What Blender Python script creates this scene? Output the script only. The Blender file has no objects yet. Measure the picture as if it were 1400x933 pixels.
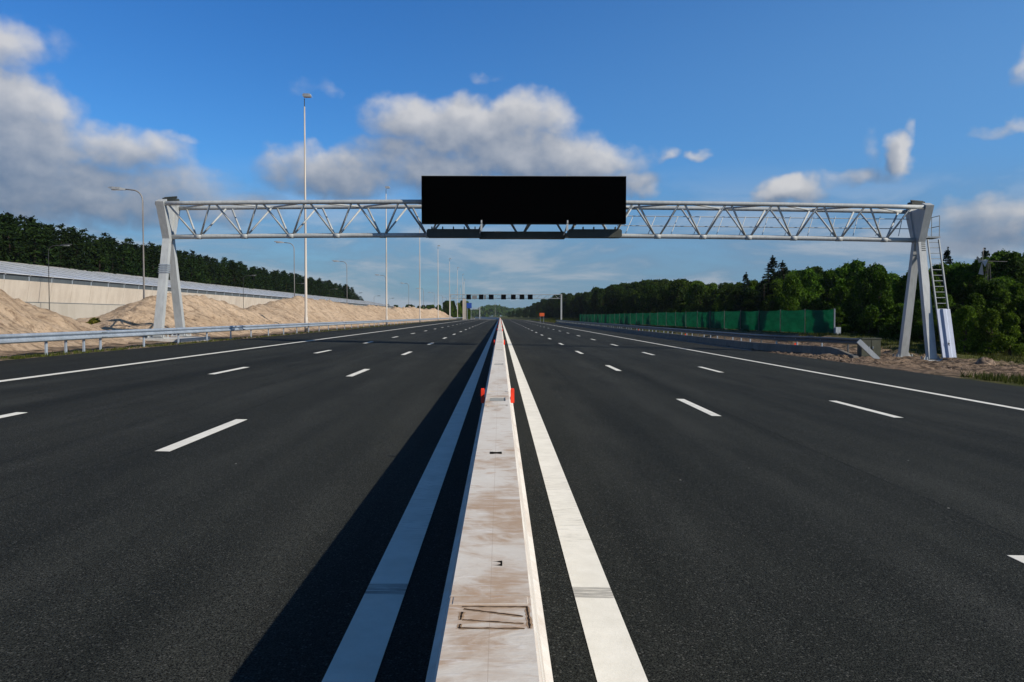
import bpy, math, random
from mathutils import Vector, Matrix, noise as mnoise

rnd = random.Random(7)
scene = bpy.context.scene
COL = scene.collection
R = math.radians

# ------------------------------------------------------------------ layout
CAM_H = 1.7
FPX = 1120.0
VPX, VPY = 684.0, 432.0
K = 0.023                      # cross fall of the carriageways, falling to the right


def curve(Y):
    return -max(0.0, Y - 330.0) ** 2 / (2 * 1800.0)


def road_z(x):
    return -K * max(-15.3, min(15.3, x))


def sm(a, b, x):
    t = max(0.0, min(1.0, (x - a) / (b - a)))
    return t * t * (3 - 2 * t)


def ground_z(x, y):
    c = x - curve(y)
    if abs(c) < 14.8:
        return road_z(c) - 0.15
    if c < 0:
        return 0.352 + 0.10 * sm(-16, -18, c) + 0.05 * sm(-24, -40, c) - 0.05 * (1 - sm(-14.8, -15.2, c))
    z = -0.352 - 0.26 * sm(15.6, 20, c) - 0.03 * (1 - sm(14.8, 15.2, c))
    z += 0.78 * sm(19.5, 25, c) * sm(46, 62, y) + 0.35 * sm(15.4, 20, c) * sm(190, 280, y)
    z += 0.35 * sm(26, 40, c) * (1 - sm(46, 62, y))
    return z


# ------------------------------------------------------------------ mesh helper
class MB:
    def __init__(self):
        self.v = []
        self.f = []

    def face(self, *pts):
        n = len(self.v)
        self.v.extend([tuple(p) for p in pts])
        self.f.append(tuple(range(n, n + len(pts))))

    def box(self, c, s, rot=None):
        n = len(self.v)
        c = Vector(c)
        for dx in (-.5, .5):
            for dy in (-.5, .5):
                for dz in (-.5, .5):
                    p = Vector((dx * s[0], dy * s[1], dz * s[2]))
                    if rot:
                        p = rot @ p
                    self.v.append(tuple(c + p))
        for q in ((0, 1, 3, 2), (4, 6, 7, 5), (0, 4, 5, 1), (2, 3, 7, 6), (0, 2, 6, 4), (1, 5, 7, 3)):
            self.f.append(tuple(n + i for i in q))

    def cbox(self, c, s, b=0.02, rot=None):
        """box with chamfered long edges (profile in XZ, extruded along Y)"""
        hx, hz, hy = s[0] / 2, s[2] / 2, s[1] / 2
        prof = [(-hx + b, -hz), (hx - b, -hz), (hx, -hz + b), (hx, hz - b), (hx - b, hz), (-hx + b, hz), (-hx, hz - b), (-hx, -hz + b)]
        n = len(self.v)
        c = Vector(c)
        for y in (-hy, hy):
            for (x, z) in prof:
                p = Vector((x, y, z))
                if rot:
                    p = rot @ p
                self.v.append(tuple(c + p))
        m = len(prof)
        self.f.append(tuple(n + i for i in range(m)))
        self.f.append(tuple(n + m + i for i in reversed(range(m))))
        for i in range(m):
            j = (i + 1) % m
            self.f.append((n + i, n + m + i, n + m + j, n + j))

    def taper(self, p0, p1, s0, s1, up=(0, 1, 0)):
        """rectangular bar from p0 to p1; s=(width along side, depth along up)"""
        p0, p1 = Vector(p0), Vector(p1)
        d = (p1 - p0).normalized()
        u = Vector(up)
        side = d.cross(u)
        if side.length < 1e-5:
            side = d.cross(Vector((1, 0, 0)))
        side.normalize()
        u = side.cross(d).normalized()
        n = len(self.v)
        for p, s in ((p0, s0), (p1, s1)):
            for a, b in ((-1, -1), (1, -1), (1, 1), (-1, 1)):
                self.v.append(tuple(p + side * (a * s[0] / 2) + u * (b * s[1] / 2)))
        self.f.append((n, n + 1, n + 2, n + 3))
        self.f.append((n + 7, n + 6, n + 5, n + 4))
        for i in range(4):
            j = (i + 1) % 4
            self.f.append((n + i, n + 4 + i, n + 4 + j, n + j))

    def tube(self, p0, p1, r0, r1=None, n=8, caps=True):
        self.path([p0, p1], [r0, r0 if r1 is None else r1], n, caps)

    def path(self, pts, rs, n=8, caps=True):
        pts = [Vector(p) for p in pts]
        base = len(self.v)
        for i, p in enumerate(pts):
            d = (pts[min(i + 1, len(pts) - 1)] - pts[max(i - 1, 0)]).normalized()
            a = d.cross(Vector((0, 0, 1)))
            if a.length < 1e-3:
                a = d.cross(Vector((0, 1, 0)))
            a.normalize()
            b = d.cross(a)
            for k in range(n):
                t = 2 * math.pi * k / n
                self.v.append(tuple(p + (a * math.cos(t) + b * math.sin(t)) * rs[i]))
        for i in range(len(pts) - 1):
            for k in range(n):
                k2 = (k + 1) % n
                self.f.append((base + i * n + k, base + i * n + k2, base + (i + 1) * n + k2, base + (i + 1) * n + k))
        if caps:
            self.f.append(tuple(base + k for k in reversed(range(n))))
            e = base + (len(pts) - 1) * n
            self.f.append(tuple(e + k for k in range(n)))

    def strip(self, profile, ys, xc, zc, closed=False):
        """sweep an XZ profile along Y; xc(y), zc(y) give offsets"""
        base = len(self.v)
        m = len(profile)
        for y in ys:
            for (x, z) in profile:
                self.v.append((x + xc(y), y, z + zc(y)))
        lim = m if closed else m - 1
        for i in range(len(ys) - 1):
            for k in range(lim):
                k2 = (k + 1) % m
                self.f.append((base + i * m + k, base + (i + 1) * m + k, base + (i + 1) * m + k2, base + i * m + k2))
        if closed:
            self.f.append(tuple(base + k for k in range(m)))
            e = base + (len(ys) - 1) * m
            self.f.append(tuple(e + k for k in reversed(range(m))))

    def build(self, name, mat, parent=None, smooth=False, fix=True):
        me = bpy.data.meshes.new(name)
        o = Vector((0, 0, 0))
        if parent is not None:
            p = parent
            while p is not None:
                o += p.location
                p = p.parent
        me.from_pydata([(a - o.x, b - o.y, c - o.z) for a, b, c in self.v], [], self.f)
        if fix:
            import bmesh
            bm = bmesh.new()
            bm.from_mesh(me)
            bmesh.ops.recalc_face_normals(bm, faces=bm.faces)
            bm.to_mesh(me)
            bm.free()
        if smooth:
            me.polygons.foreach_set('use_smooth', [True] * len(me.polygons))
        me.update()
        if mat:
            me.materials.append(mat)
        ob = bpy.data.objects.new(name, me)
        COL.objects.link(ob)
        if parent is not None:
            ob.parent = parent
        return ob


def tag(o, label=None, cat=None, group=None, kind=None):
    if label:
        o['label'] = label
    if cat:
        o['category'] = cat
    if group:
        o['group'] = group
    if kind:
        o['kind'] = kind
    return o


def thing(name, loc, label, cat, group=None, kind=None):
    o = bpy.data.objects.new(name, None)
    o.empty_display_size = 0.3
    COL.objects.link(o)
    o.location = loc
    tag(o, label, cat, group, kind)
    return o


def dup(root, loc, rz=0.0, sc=(1, 1, 1), label=None, group=None, cat=None):
    r = root.copy()
    COL.objects.link(r)
    r.location = loc
    r.rotation_euler = (0, 0, rz)
    r.scale = sc
    if label:
        r['label'] = label
    if group:
        r['group'] = group
    if cat:
        r['category'] = cat
    for ch in list(root.children):
        c = ch.copy()
        COL.objects.link(c)
        c.parent = r
        for g in list(ch.children):
            d = g.copy()
            COL.objects.link(d)
            d.parent = c
    return r


# ------------------------------------------------------------------ materials
class NT:
    def __init__(self, tree):
        self.t = tree

    def n(self, typ, **kw):
        nd = self.t.nodes.new(typ)
        for k, v in kw.items():
            setattr(nd, k, v)
        return nd

    def set(self, sock, val):
        if val is None:
            return
        if isinstance(val, bpy.types.NodeSocket):
            self.t.links.new(val, sock)
        else:
            sock.default_value = val

    def math(self, op, a, b=None, c=None, clamp=False):
        nd = self.n('ShaderNodeMath', operation=op, use_clamp=clamp)
        self.set(nd.inputs[0], a)
        if b is not None:
            self.set(nd.inputs[1], b)
        if c is not None:
            self.set(nd.inputs[2], c)
        return nd.outputs[0]

    def vmath(self, op, a, b=None):
        nd = self.n('ShaderNodeVectorMath', operation=op)
        self.set(nd.inputs[0], a)
        if b is not None:
            if op == 'SCALE':
                self.set(nd.inputs['Scale'], b)
            else:
                self.set(nd.inputs[1], b)
        return nd.outputs['Value'] if op in ('LENGTH', 'DOT_PRODUCT') else nd.outputs[0]

    def mix(self, fac, a, b, blend='MIX'):
        nd = self.n('ShaderNodeMix', data_type='RGBA', blend_type=blend)
        self.set(nd.inputs['Factor'], fac)
        for sock, val in ((nd.inputs[6], a), (nd.inputs[7], b)):
            if isinstance(val, tuple) and len(val) == 3:
                val = (*val, 1)
            self.set(sock, val)
        return nd.outputs[2]

    def noise(self, vec, scale, detail=4, rough=0.5, dist=0.0):
        nd = self.n('ShaderNodeTexNoise')
        if vec is not None:
            self.set(nd.inputs['Vector'], vec)
        nd.inputs['Scale'].default_value = scale
        nd.inputs['Detail'].default_value = detail
        nd.inputs['Roughness'].default_value = rough
        nd.inputs['Distortion'].default_value = dist
        return nd.outputs['Fac']

    def voronoi(self, vec, scale, out='Distance', **kw):
        nd = self.n('ShaderNodeTexVoronoi', **kw)
        self.set(nd.inputs['Vector'], vec)
        nd.inputs['Scale'].default_value = scale
        return nd.outputs[out]

    def ramp(self, fac, a, b, lo=0.0, hi=1.0):
        nd = self.n('ShaderNodeMapRange', interpolation_type='SMOOTHSTEP')
        self.set(nd.inputs[0], fac)
        nd.inputs[1].default_value = a
        nd.inputs[2].default_value = b
        nd.inputs[3].default_value = lo
        nd.inputs[4].default_value = hi
        return nd.outputs[0]

    def mapping(self, vec, scale=(1, 1, 1), loc=(0, 0, 0)):
        nd = self.n('ShaderNodeMapping')
        self.set(nd.inputs['Vector'], vec)
        nd.inputs['Scale'].default_value = scale
        nd.inputs['Location'].default_value = loc
        return nd.outputs[0]


def new_mat(name, color=(0.5, 0.5, 0.5), rough=0.6, metal=0.0, spec=0.5):
    m = bpy.data.materials.new(name)
    m.use_nodes = True
    t = m.node_tree
    b = t.nodes['Principled BSDF']
    b.inputs['Base Color'].default_value = (*color, 1)
    b.inputs['Roughness'].default_value = rough
    b.inputs['Metallic'].default_value = metal
    b.inputs['Specular IOR Level'].default_value = spec
    n = NT(t)
    n.bsdf = b
    n.mat = m
    g = n.n('ShaderNodeNewGeometry')
    n.pos = g.outputs['Position']
    n.nrm = g.outputs['Normal']
    n.geo = g
    return n


def bump(n, height, strength=0.3, dist=0.02):
    b = n.n('ShaderNodeBump')
    b.inputs['Strength'].default_value = strength
    b.inputs['Distance'].default_value = dist
    n.set(b.inputs['Height'], height)
    n.set(n.bsdf.inputs['Normal'], b.outputs[0])


def m_weather(name, color, rough=0.5, metal=0.0, var=0.12, scale=1.5, spec=0.5):
    """paint or metal with slight uneven dirt and gloss"""
    n = new_mat(name, color, rough, metal, spec)
    a = n.noise(n.pos, scale, 5, 0.6)
    f = n.noise(n.mapping(n.pos, (9, 9, 0.7)), 1.0, 4, 0.6)
    s = n.math('MULTIPLY', n.math('ADD', a, f), 0.5)
    dark = tuple(c * (1 - 2.2 * var) for c in color)
    light = tuple(min(1, c * (1 + var)) for c in color)
    n.set(n.bsdf.inputs['Base Color'], n.mix(n.ramp(s, 0.33, 0.66), dark, light))
    n.set(n.bsdf.inputs['Roughness'], n.ramp(a, 0.3, 0.7, rough * 0.85, min(1, rough * 1.15)))
    return n.mat


# asphalt
def m_asphalt():
    n = new_mat('asphalt', (0.02, 0.021, 0.021), 0.9, spec=0.10)
    grain = n.noise(n.pos, 70, 3, 0.75)
    g2 = n.voronoi(n.pos, 110)
    big = n.noise(n.mapping(n.pos, (0.35, 0.03, 1)), 1.0, 4, 0.6)
    mid = n.noise(n.mapping(n.pos, (1.2, 0.25, 1)), 1.0, 5, 0.6)
    streak = n.noise(n.mapping(n.pos, (1.6, 0.012, 1)), 1.0, 3, 0.5)
    tone = n.math('ADD', n.math('MULTIPLY', big, 0.45), n.math('ADD', n.math('MULTIPLY', mid, 0.25), n.math('MULTIPLY', streak, 0.3)))
    base = n.mix(n.ramp(tone, 0.36, 0.64), (0.0085, 0.0095, 0.0085), (0.0185, 0.0195, 0.0172))
    # paving joints between the laid strips and polished wheel tracks
    sj = n.n('ShaderNodeSeparateXYZ')
    n.set(sj.inputs[0], n.pos)
    wx_ = n.math('ADD', sj.outputs[0], n.math('MULTIPLY', n.math('SUBTRACT', n.noise(n.pos, 0.7, 3), 0.5), 0.05))
    for xj in (-4.32, -7.92, 4.18, 7.66, -10.75, 10.5):
        dj = n.math('ABSOLUTE', n.math('SUBTRACT', wx_, xj))
        base = n.mix(n.ramp(dj, 0.028, 0.010, 0.0, 0.6), base, (0.006, 0.0065, 0.006))
    for xt in (-5.0, -6.6, -8.5, -10.2, 4.7, 6.4, 8.2, 9.9, -1.5, -3.1, 1.4, 3.0):
        dj = n.math('ABSOLUTE', n.math('SUBTRACT', wx_, xt))
        base = n.mix(n.math('MULTIPLY', n.ramp(dj, 0.42, 0.08, 0.0, 0.30), n.ramp(mid, 0.35, 0.62)), base, (0.030, 0.031, 0.0285))
    grains = n.ramp(n.math('ADD', n.math('MULTIPLY', grain, 0.7), n.math('MULTIPLY', g2, 0.5)), 0.40, 0.78)
    dk = n.mix(grains, (0.06, 0.06, 0.06), (2.5, 2.5, 2.4))
    col = n.mix(1.0, base, dk, 'MULTIPLY')
    vs = n.n('ShaderNodeTexVoronoi', feature='F1')
    n.set(vs.inputs['Vector'], n.pos)
    vs.inputs['Scale'].default_value = 62
    ss = n.n('ShaderNodeSeparateColor')
    n.set(ss.inputs[0], vs.outputs['Color'])
    stone = n.math('MULTIPLY', n.ramp(ss.outputs[0], 0.70, 1.0), n.ramp(vs.outputs['Distance'], 0.55, 0.25))
    col = n.mix(n.math('MULTIPLY', stone, 0.65), col, (0.105, 0.105, 0.095))
    # pale grit and paint drips, sparse
    v = n.voronoi(n.pos, 3.1, feature='F1')
    cellr = n.voronoi(n.pos, 3.1, 'Color', feature='F1')
    sep = n.n('ShaderNodeSeparateColor')
    n.set(sep.inputs[0], cellr)
    chip = n.math('MULTIPLY', n.math('LESS_THAN', v, 0.035), n.math('GREATER_THAN', sep.outputs[0], 0.90))
    col = n.mix(n.math('MULTIPLY', chip, 0.6), col, (0.5, 0.48, 0.43))
    # newer patch far along the left carriageway, its shine painted as paler asphalt
    sx = n.n('ShaderNodeSeparateXYZ')
    n.set(sx.inputs[0], n.pos)
    far = n.math('MULTIPLY', n.ramp(sx.outputs[1], 300, 312), n.math('LESS_THAN', sx.outputs[0], -2.0))
    col = n.mix(n.math('MULTIPLY', far, 0.6), col, (0.12, 0.12, 0.12))
    n.set(n.bsdf.inputs['Base Color'], col)
    bump(n, n.math('ADD', grain, n.math('MULTIPLY', g2, 0.8)), 0.75, 0.006)
    return n.mat


def m_paint():
    n = new_mat('road_paint', (0.78, 0.76, 0.69), 0.7, spec=0.3)
    sx = n.n('ShaderNodeSeparateXYZ')
    n.set(sx.inputs[0], n.pos)
    a = n.noise(n.pos, 3.0, 5, 0.65)
    fine = n.noise(n.pos, 60, 3, 0.7)
    col = n.mix(n.ramp(a, 0.3, 0.7), (0.69, 0.66, 0.58), (0.79, 0.76, 0.68))
    # worn flecks where the asphalt grain shows
    fl = n.ramp(n.math('ADD', n.math('MULTIPLY', fine, 0.7), n.math('MULTIPLY', a, 0.3)), 0.64, 0.70)
    col = n.mix(n.math('MULTIPLY', fl, 0.55), col, (0.12, 0.115, 0.10))
    # transverse drag marks
    drag = n.noise(n.mapping(n.pos, (5, 62, 1)), 1.0, 3, 0.6, 0.6)
    band = n.math('MULTIPLY', n.ramp(sx.outputs[1], 5.6, 6.6), n.ramp(sx.outputs[1], 10.5, 8.0))
    col = n.mix(n.math('MULTIPLY', n.math('MULTIPLY', n.ramp(drag, 0.55, 0.66), band), 0.5), col, (0.2, 0.19, 0.165))
    # tyre scuff bands
    for y0, y1 in ((4.90, 5.12),):
        band = n.math('MULTIPLY', n.ramp(sx.outputs[1], y0, y0 + 0.02), n.ramp(sx.outputs[1], y1, y1 - 0.03))
        st = n.noise(n.mapping(n.pos, (3, 75, 1)), 1.0, 4, 0.7)
        col = n.mix(n.math('MULTIPLY', n.math('MULTIPLY', band, n.ramp(st, 0.36, 0.56)), 0.7), col, (0.12, 0.11, 0.10))
    # thin cross cracks
    n.set(n.bsdf.inputs['Base Color'], col)
    bump(n, n.math('ADD', fine, n.math('MULTIPLY', drag, 0.5)), 0.5, 0.004)
    return n.mat


def m_barrier():
    n = new_mat('cast_concrete', (0.6, 0.57, 0.52), 0.8, spec=0.3)
    sx = n.n('ShaderNodeSeparateXYZ')
    n.set(sx.inputs[0], n.pos)
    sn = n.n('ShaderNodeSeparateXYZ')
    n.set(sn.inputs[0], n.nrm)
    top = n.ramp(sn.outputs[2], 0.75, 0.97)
    broad = n.noise(n.mapping(n.pos, (2.2, 0.9, 2)), 1.0, 5, 0.6, 0.5)
    trans = n.noise(n.mapping(n.pos, (3.2, 6.0, 3)), 1.0, 6, 0.66, 1.4)
    fine = n.noise(n.pos, 48, 4, 0.7)
    wav = n.noise(n.mapping(n.pos, (6, 26, 6)), 1.0, 4, 0.6, 1.5)
    col = n.mix(n.ramp(trans, 0.30, 0.70), (0.61, 0.55, 0.475), (0.70, 0.665, 0.60))
    st = n.ramp(n.math('ADD', n.math('MULTIPLY', broad, 0.55), n.math('MULTIPLY', trans, 0.45)), 0.47, 0.62)
    near = n.ramp(sx.outputs[1], 16.0, 6.0, 0.25, 1.0)
    st = n.math('MULTIPLY', n.math('MULTIPLY', st, top), near)
    col = n.mix(n.math('MULTIPLY', st, 0.88), col, (0.40, 0.265, 0.165))
    col = n.mix(n.math('MULTIPLY', n.ramp(wav, 0.55, 0.75), n.math('MULTIPLY', top, 0.45)), col, (0.80, 0.79, 0.78))
    rust = n.ramp(n.noise(n.mapping(n.pos, (4, 5, 4), (3, 1, 7)), 1.0, 4, 0.6), 0.64, 0.72)
    col = n.mix(n.math('MULTIPLY', rust, 0.4), col, (0.40, 0.19, 0.07))
    col = n.mix(n.ramp(fine, 0.62, 0.75, 0, 0.22), col, (0.30, 0.26, 0.22))
    # trowel line along the middle of the top
    ln = n.math('ABSOLUTE', n.math('ADD', sx.outputs[0], 0.030))
    lm = n.math('MULTIPLY', n.math('LESS_THAN', ln, 0.0011), top)
    col = n.mix(n.math('MULTIPLY', lm, 0.42), col, (0.34, 0.25, 0.18))
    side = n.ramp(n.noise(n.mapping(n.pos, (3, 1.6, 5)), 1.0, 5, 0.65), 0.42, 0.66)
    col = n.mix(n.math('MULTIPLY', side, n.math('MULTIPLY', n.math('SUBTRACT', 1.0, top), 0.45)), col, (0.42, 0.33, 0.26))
    n.set(n.bsdf.inputs['Base Color'], col)
    bump(n, n.math('ADD', n.math('MULTIPLY', fine, 0.4), n.math('ADD', wav, trans)), 0.45, 0.005)
    return n.mat


def m_concrete(name, c1, c2, scale=1.0, rough=0.85):
    n = new_mat(name, c1, rough, spec=0.3)
    a = n.noise(n.pos, 0.7 * scale, 6, 0.6)
    b = n.noise(n.mapping(n.pos, (3, 3, 0.3)), scale, 4, 0.6)
    s = n.math('MULTIPLY', n.math('ADD', a, b), 0.5)
    n.set(n.bsdf.inputs['Base Color'], n.mix(n.ramp(s, 0.35, 0.65), c1, c2))
    bump(n, n.noise(n.pos, 14 * scale, 5, 0.7), 0.4, 0.01)
    return n.mat


def m_sand():
    n = new_mat('sand', (0.5, 0.36, 0.23), 0.95, spec=0.1)
    a = n.noise(n.pos, 0.35, 6, 0.62)
    b = n.noise(n.pos, 2.4, 6, 0.7, 0.6)
    tr = n.noise(n.mapping(n.pos, (0.25, 1.1, 0.25)), 1.0, 5, 0.65, 0.8)
    col = n.mix(n.ramp(n.math('ADD', n.math('MULTIPLY', a, .5), n.math('MULTIPLY', b, .5)), 0.32, 0.66), (0.44, 0.315, 0.205), (0.60, 0.455, 0.32))
    damp = n.ramp(n.math('ADD', n.math('MULTIPLY', tr, .6), n.math('MULTIPLY', b, .4)), 0.495, 0.575)
    col = n.mix(n.math('MULTIPLY', damp, 0.5), col, (0.22, 0.145, 0.09))
    clod = n.ramp(n.noise(n.pos, 2.2, 5, 0.7), 0.53, 0.60)
    col = n.mix(n.math('MULTIPLY', clod, 0.5), col, (0.10, 0.062, 0.038))
    n.set(n.bsdf.inputs['Base Color'], col)
    bump(n, n.math('ADD', b, n.math('MULTIPLY', n.noise(n.pos, 7, 5, 0.7), 0.6)), 1.0, 0.22)
    return n.mat


def m_ground():
    n = new_mat('ground_soil', (0.2, 0.15, 0.1), 0.95, spec=0.1)
    sx = n.n('ShaderNodeSeparateXYZ')
    n.set(sx.inputs[0], n.pos)
    x, y = sx.outputs[0], sx.outputs[1]
    a = n.noise(n.pos, 0.5, 6, 0.65)
    b = n.noise(n.pos, 3.0, 6, 0.7)
    c = n.noise(n.pos, 0.06, 4, 0.6)
    grass = n.mix(n.ramp(a, 0.3, 0.7), (0.034, 0.044, 0.010), (0.085, 0.085, 0.020))
    grass = n.mix(n.ramp(b, 0.55, 0.75, 0, 0.6), grass, (0.024, 0.034, 0.010))
    sand = n.mix(n.ramp(b, 0.35, 0.65), (0.22, 0.15, 0.10), (0.46, 0.35, 0.25))
    dirt = n.mix(n.ramp(b, 0.42, 0.58), (0.055, 0.038, 0.025), (0.27, 0.19, 0.128))
    dirt = n.mix(n.ramp(n.noise(n.pos, 8, 4, 0.7), 0.50, 0.62, 0, 0.85), dirt, (0.04, 0.030, 0.021))
    wob = n.math('MULTIPLY', n.math('SUBTRACT', a, 0.5), 7.0)
    xw = n.math('ADD', x, wob)
    yw = n.math('ADD', y, n.math('MULTIPLY', wob, 1.5))
    # left works strip is sand, right works strip is dirt, the rest is grass
    mleft = n.math('MULTIPLY', n.ramp(xw, -14.6, -15.6), n.ramp(xw, -62, -58))
    mleft = n.math('MULTIPLY', mleft, n.ramp(yw, 380, 340))
    mright = n.math('MULTIPLY', n.math('MULTIPLY', n.ramp(x, 14.0, 14.4), n.ramp(xw, 25.5, 23.0)), n.math('MULTIPLY', n.ramp(yw, 25.0, 29.0), n.ramp(yw, 110, 70)))
    m2 = n.math('MULTIPLY', n.math('MULTIPLY', n.ramp(x, 14.0, 14.4), n.ramp(xw, 19.5, 18.5)), n.math('MULTIPLY', n.ramp(yw, 225, 232), n.ramp(yw, 285, 270)))
    soil = n.mix(n.ramp(n.noise(n.pos, 1.6, 5, 0.7), 0.42, 0.58), (0.045, 0.036, 0.024), (0.24, 0.17, 0.115))
    foot = n.math('MULTIPLY', n.ramp(xw, -19.0, -16.6), n.ramp(x, -24, -20))
    sand = n.mix(n.math('MULTIPLY', foot, 0.85), sand, soil)
    col = n.mix(mleft, grass, sand)
    col = n.mix(n.math('MAXIMUM', mright, m2), col, dirt)
    n.set(n.bsdf.inputs['Base Color'], col)
    bump(n, n.math('ADD', a, b), 0.8, 0.12)
    return n.mat


def m_leaf(name, c_dark, c_light, yellow=None, trans=0.25):
    n = new_mat(name, c_dark, 0.7, spec=0.06)
    oi = n.n('ShaderNodeObjectInfo')
    a = n.noise(n.pos, 0.55, 4, 0.6)
    isl = n.geo.outputs['Random Per Island']
    f = n.math('ADD', n.math('MULTIPLY', a, 0.55), n.math('MULTIPLY', isl, 0.45))
    col = n.mix(n.ramp(f, 0.25, 0.75), c_dark, c_light)
    tint = n.ramp(oi.outputs['Random'], 0.0, 1.0, 0.75, 1.3)
    hv = n.n('ShaderNodeHueSaturation')
    n.set(hv.inputs['Color'], col)
    n.set(hv.inputs['Value'], tint)
    n.set(hv.inputs['Hue'], n.ramp(n.noise(n.pos, 0.04, 2), 0.3, 0.7, 0.485, 0.515))
    n.set(n.bsdf.inputs['Base Color'], hv.outputs[0])
    tr = n.n('ShaderNodeBsdfTranslucent')
    n.set(tr.inputs['Color'], hv.outputs[0])
    mx = n.n('ShaderNodeMixShader')
    mx.inputs[0].default_value = trans
    t = n.t
    out = t.nodes['Material Output']
    t.links.new(n.bsdf.outputs[0], mx.inputs[1])
    t.links.new(tr.outputs[0], mx.inputs[2])
    t.links.new(mx.outputs[0], out.inputs['Surface'])
    return n.mat


def m_glass_roof():
    n = new_mat('frosted_glazing', (0.56, 0.58, 0.60), 0.28, spec=0.5)
    a = n.noise(n.mapping(n.pos, (0.2, 0.2, 0.5)), 1.0, 4, 0.6)
    n.set(n.bsdf.inputs['Base Color'], n.mix(n.ramp(a, 0.3, 0.7), (0.46, 0.48, 0.50), (0.62, 0.635, 0.645)))
    return n.mat


def m_mesh_sheet():
    n = new_mat('green_sheet', (0.006, 0.085, 0.048), 0.8, spec=0.05)
    a = n.noise(n.mapping(n.pos, (0.6, 0.6, 2.0)), 1.0, 4, 0.6)
    f = n.noise(n.pos, 40, 2)
    n.set(n.bsdf.inputs['Base Color'], n.mix(n.ramp(a, 0.3, 0.7), (0.003, 0.050, 0.028), (0.007, 0.088, 0.050)))
    bump(n, n.math('ADD', n.noise(n.mapping(n.pos, (1, 1, 5)), 1.2, 5, 0.6), n.math('MULTIPLY', f, 0.1)), 0.6, 0.08)
    tr = n.n('ShaderNodeBsdfTranslucent')
    n.set(tr.inputs['Color'], n.mix(n.ramp(a, 0.3, 0.7), (0.003, 0.10, 0.036), (0.008, 0.16, 0.062)))
    mx = n.n('ShaderNodeMixShader')
    mx.inputs[0].default_value = 0.24
    n.t.links.new(n.bsdf.outputs[0], mx.inputs[1])
    n.t.links.new(tr.outputs[0], mx.inputs[2])
    n.t.links.new(mx.outputs[0], n.t.nodes['Material Output'].inputs['Surface'])
    return n.mat


def m_bark(name, c):
    n = new_mat(name, c, 0.9, spec=0.2)
    a = n.noise(n.mapping(n.pos, (6, 6, 1.2)), 1.0, 5, 0.7)
    n.set(n.bsdf.inputs['Base Color'], n.mix(a, tuple(x * .6 for x in c), tuple(x * 1.4 for x in c)))
    return n.mat


M = {}
M['asphalt'] = m_asphalt()
M['paint'] = m_paint()
M['barrier'] = m_barrier()
M['sand'] = m_sand()
M['ground'] = m_ground()
M['wall_conc'] = m_concrete('panel_concrete', (0.46, 0.40, 0.325), (0.56, 0.50, 0.415), 0.4)
M['plinth'] = m_concrete('plinth_concrete', (0.36, 0.33, 0.275), (0.43, 0.395, 0.335), 0.4)
M['pad'] = m_concrete('pad_concrete', (0.45, 0.43, 0.39), (0.58, 0.56, 0.52), 2)
M['kerb'] = m_concrete('kerb_concrete', (0.13, 0.115, 0.095), (0.20, 0.18, 0.15), 1.5)
M['kerb_pale'] = m_concrete('kerb_stone', (0.20, 0.195, 0.185), (0.3, 0.29, 0.27), 2)
M['galv'] = m_weather('galvanised', (0.37, 0.42, 0.475), 0.45, 0.25, 0.10, 1.2)
M['galv_dark'] = m_weather('weathered_galvanised', (0.13, 0.135, 0.13), 0.5, 0.3, 0.15, 1.5)
M['galv_end'] = m_weather('bright_galvanised', (0.33, 0.35, 0.355), 0.5, 0.1, 0.08, 1.5)
M['steel'] = m_weather('gantry_paint', (0.40, 0.415, 0.41), 0.5, 0.0, 0.08, 0.8, 0.4)
M['steel_dark'] = m_weather('dark_steel', (0.040, 0.044, 0.034), 0.6, 0.0, 0.12, 1.0)
M['mast'] = m_weather('mast_paint', (0.50, 0.44, 0.365), 0.5, 0.0, 0.06, 0.5)
M['lamp_pole'] = m_weather('lamp_post_paint', (0.22, 0.205, 0.19), 0.5, 0.1, 0.1, 0.6)
M['lamp_dark'] = m_weather('dark_lamp_paint', (0.045, 0.045, 0.042), 0.5, 0.1, 0.1, 0.6)
M['lamp_head'] = m_weather('lamp_housing', (0.32, 0.33, 0.33), 0.4, 0.1, 0.1, 2)
M['lens'] = m_weather('lamp_lens', (0.6, 0.6, 0.56), 0.2, 0.0, 0.05, 2)
M['black'] = m_weather('screen_black', (0.0004, 0.0004, 0.0004), 0.9, 0.0, 0.1, 1, 0.0)
M['black_case'] = m_weather('casing_black', (0.002, 0.002, 0.002), 0.8, 0.0, 0.1, 1, 0.05)
M['grey_panel'] = m_weather('grey_panel', (0.16, 0.16, 0.155), 0.6, 0.0, 0.08, 1)
M['blue'] = m_weather('sign_blue', (0.010, 0.06, 0.32), 0.5, 0.0, 0.06, 1)
M['orange'] = m_weather('sign_orange', (0.62, 0.10, 0.015), 0.5, 0.0, 0.08, 1)
M['red'] = m_weather('reflector_red', (0.85, 0.045, 0.012), 0.35, 0.0, 0.05, 8)
M['cabinet'] = m_weather('cabinet_paint', (0.055, 0.058, 0.035), 0.55, 0.0, 0.12, 2)
M['ladder_guard'] = m_weather('ladder_guard', (0.38, 0.42, 0.52), 0.45, 0.0, 0.06, 1)
M['lad'] = m_weather('ladder_metal', (0.24, 0.26, 0.27), 0.5, 0.2, 0.1, 1)
M['groove'] = m_weather('open_joint', (0.035, 0.024, 0.017), 0.95, 0, 0.2, 20, 0.1)
M['pocket_shade'] = m_weather('pocket_shade_grey', (0.30, 0.30, 0.275), 0.8, 0, 0.1, 12, 0.2)  # grey tone standing for shade on the open pocket floor
M['rim'] = m_weather('stained_mortar', (0.40, 0.27, 0.17), 0.9, 0, 0.18, 30, 0.1)
M['glass'] = m_glass_roof()
M['glass_rib'] = m_weather('glazing_bar', (0.30, 0.31, 0.32), 0.5, 0.2, 0.08, 1)
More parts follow.
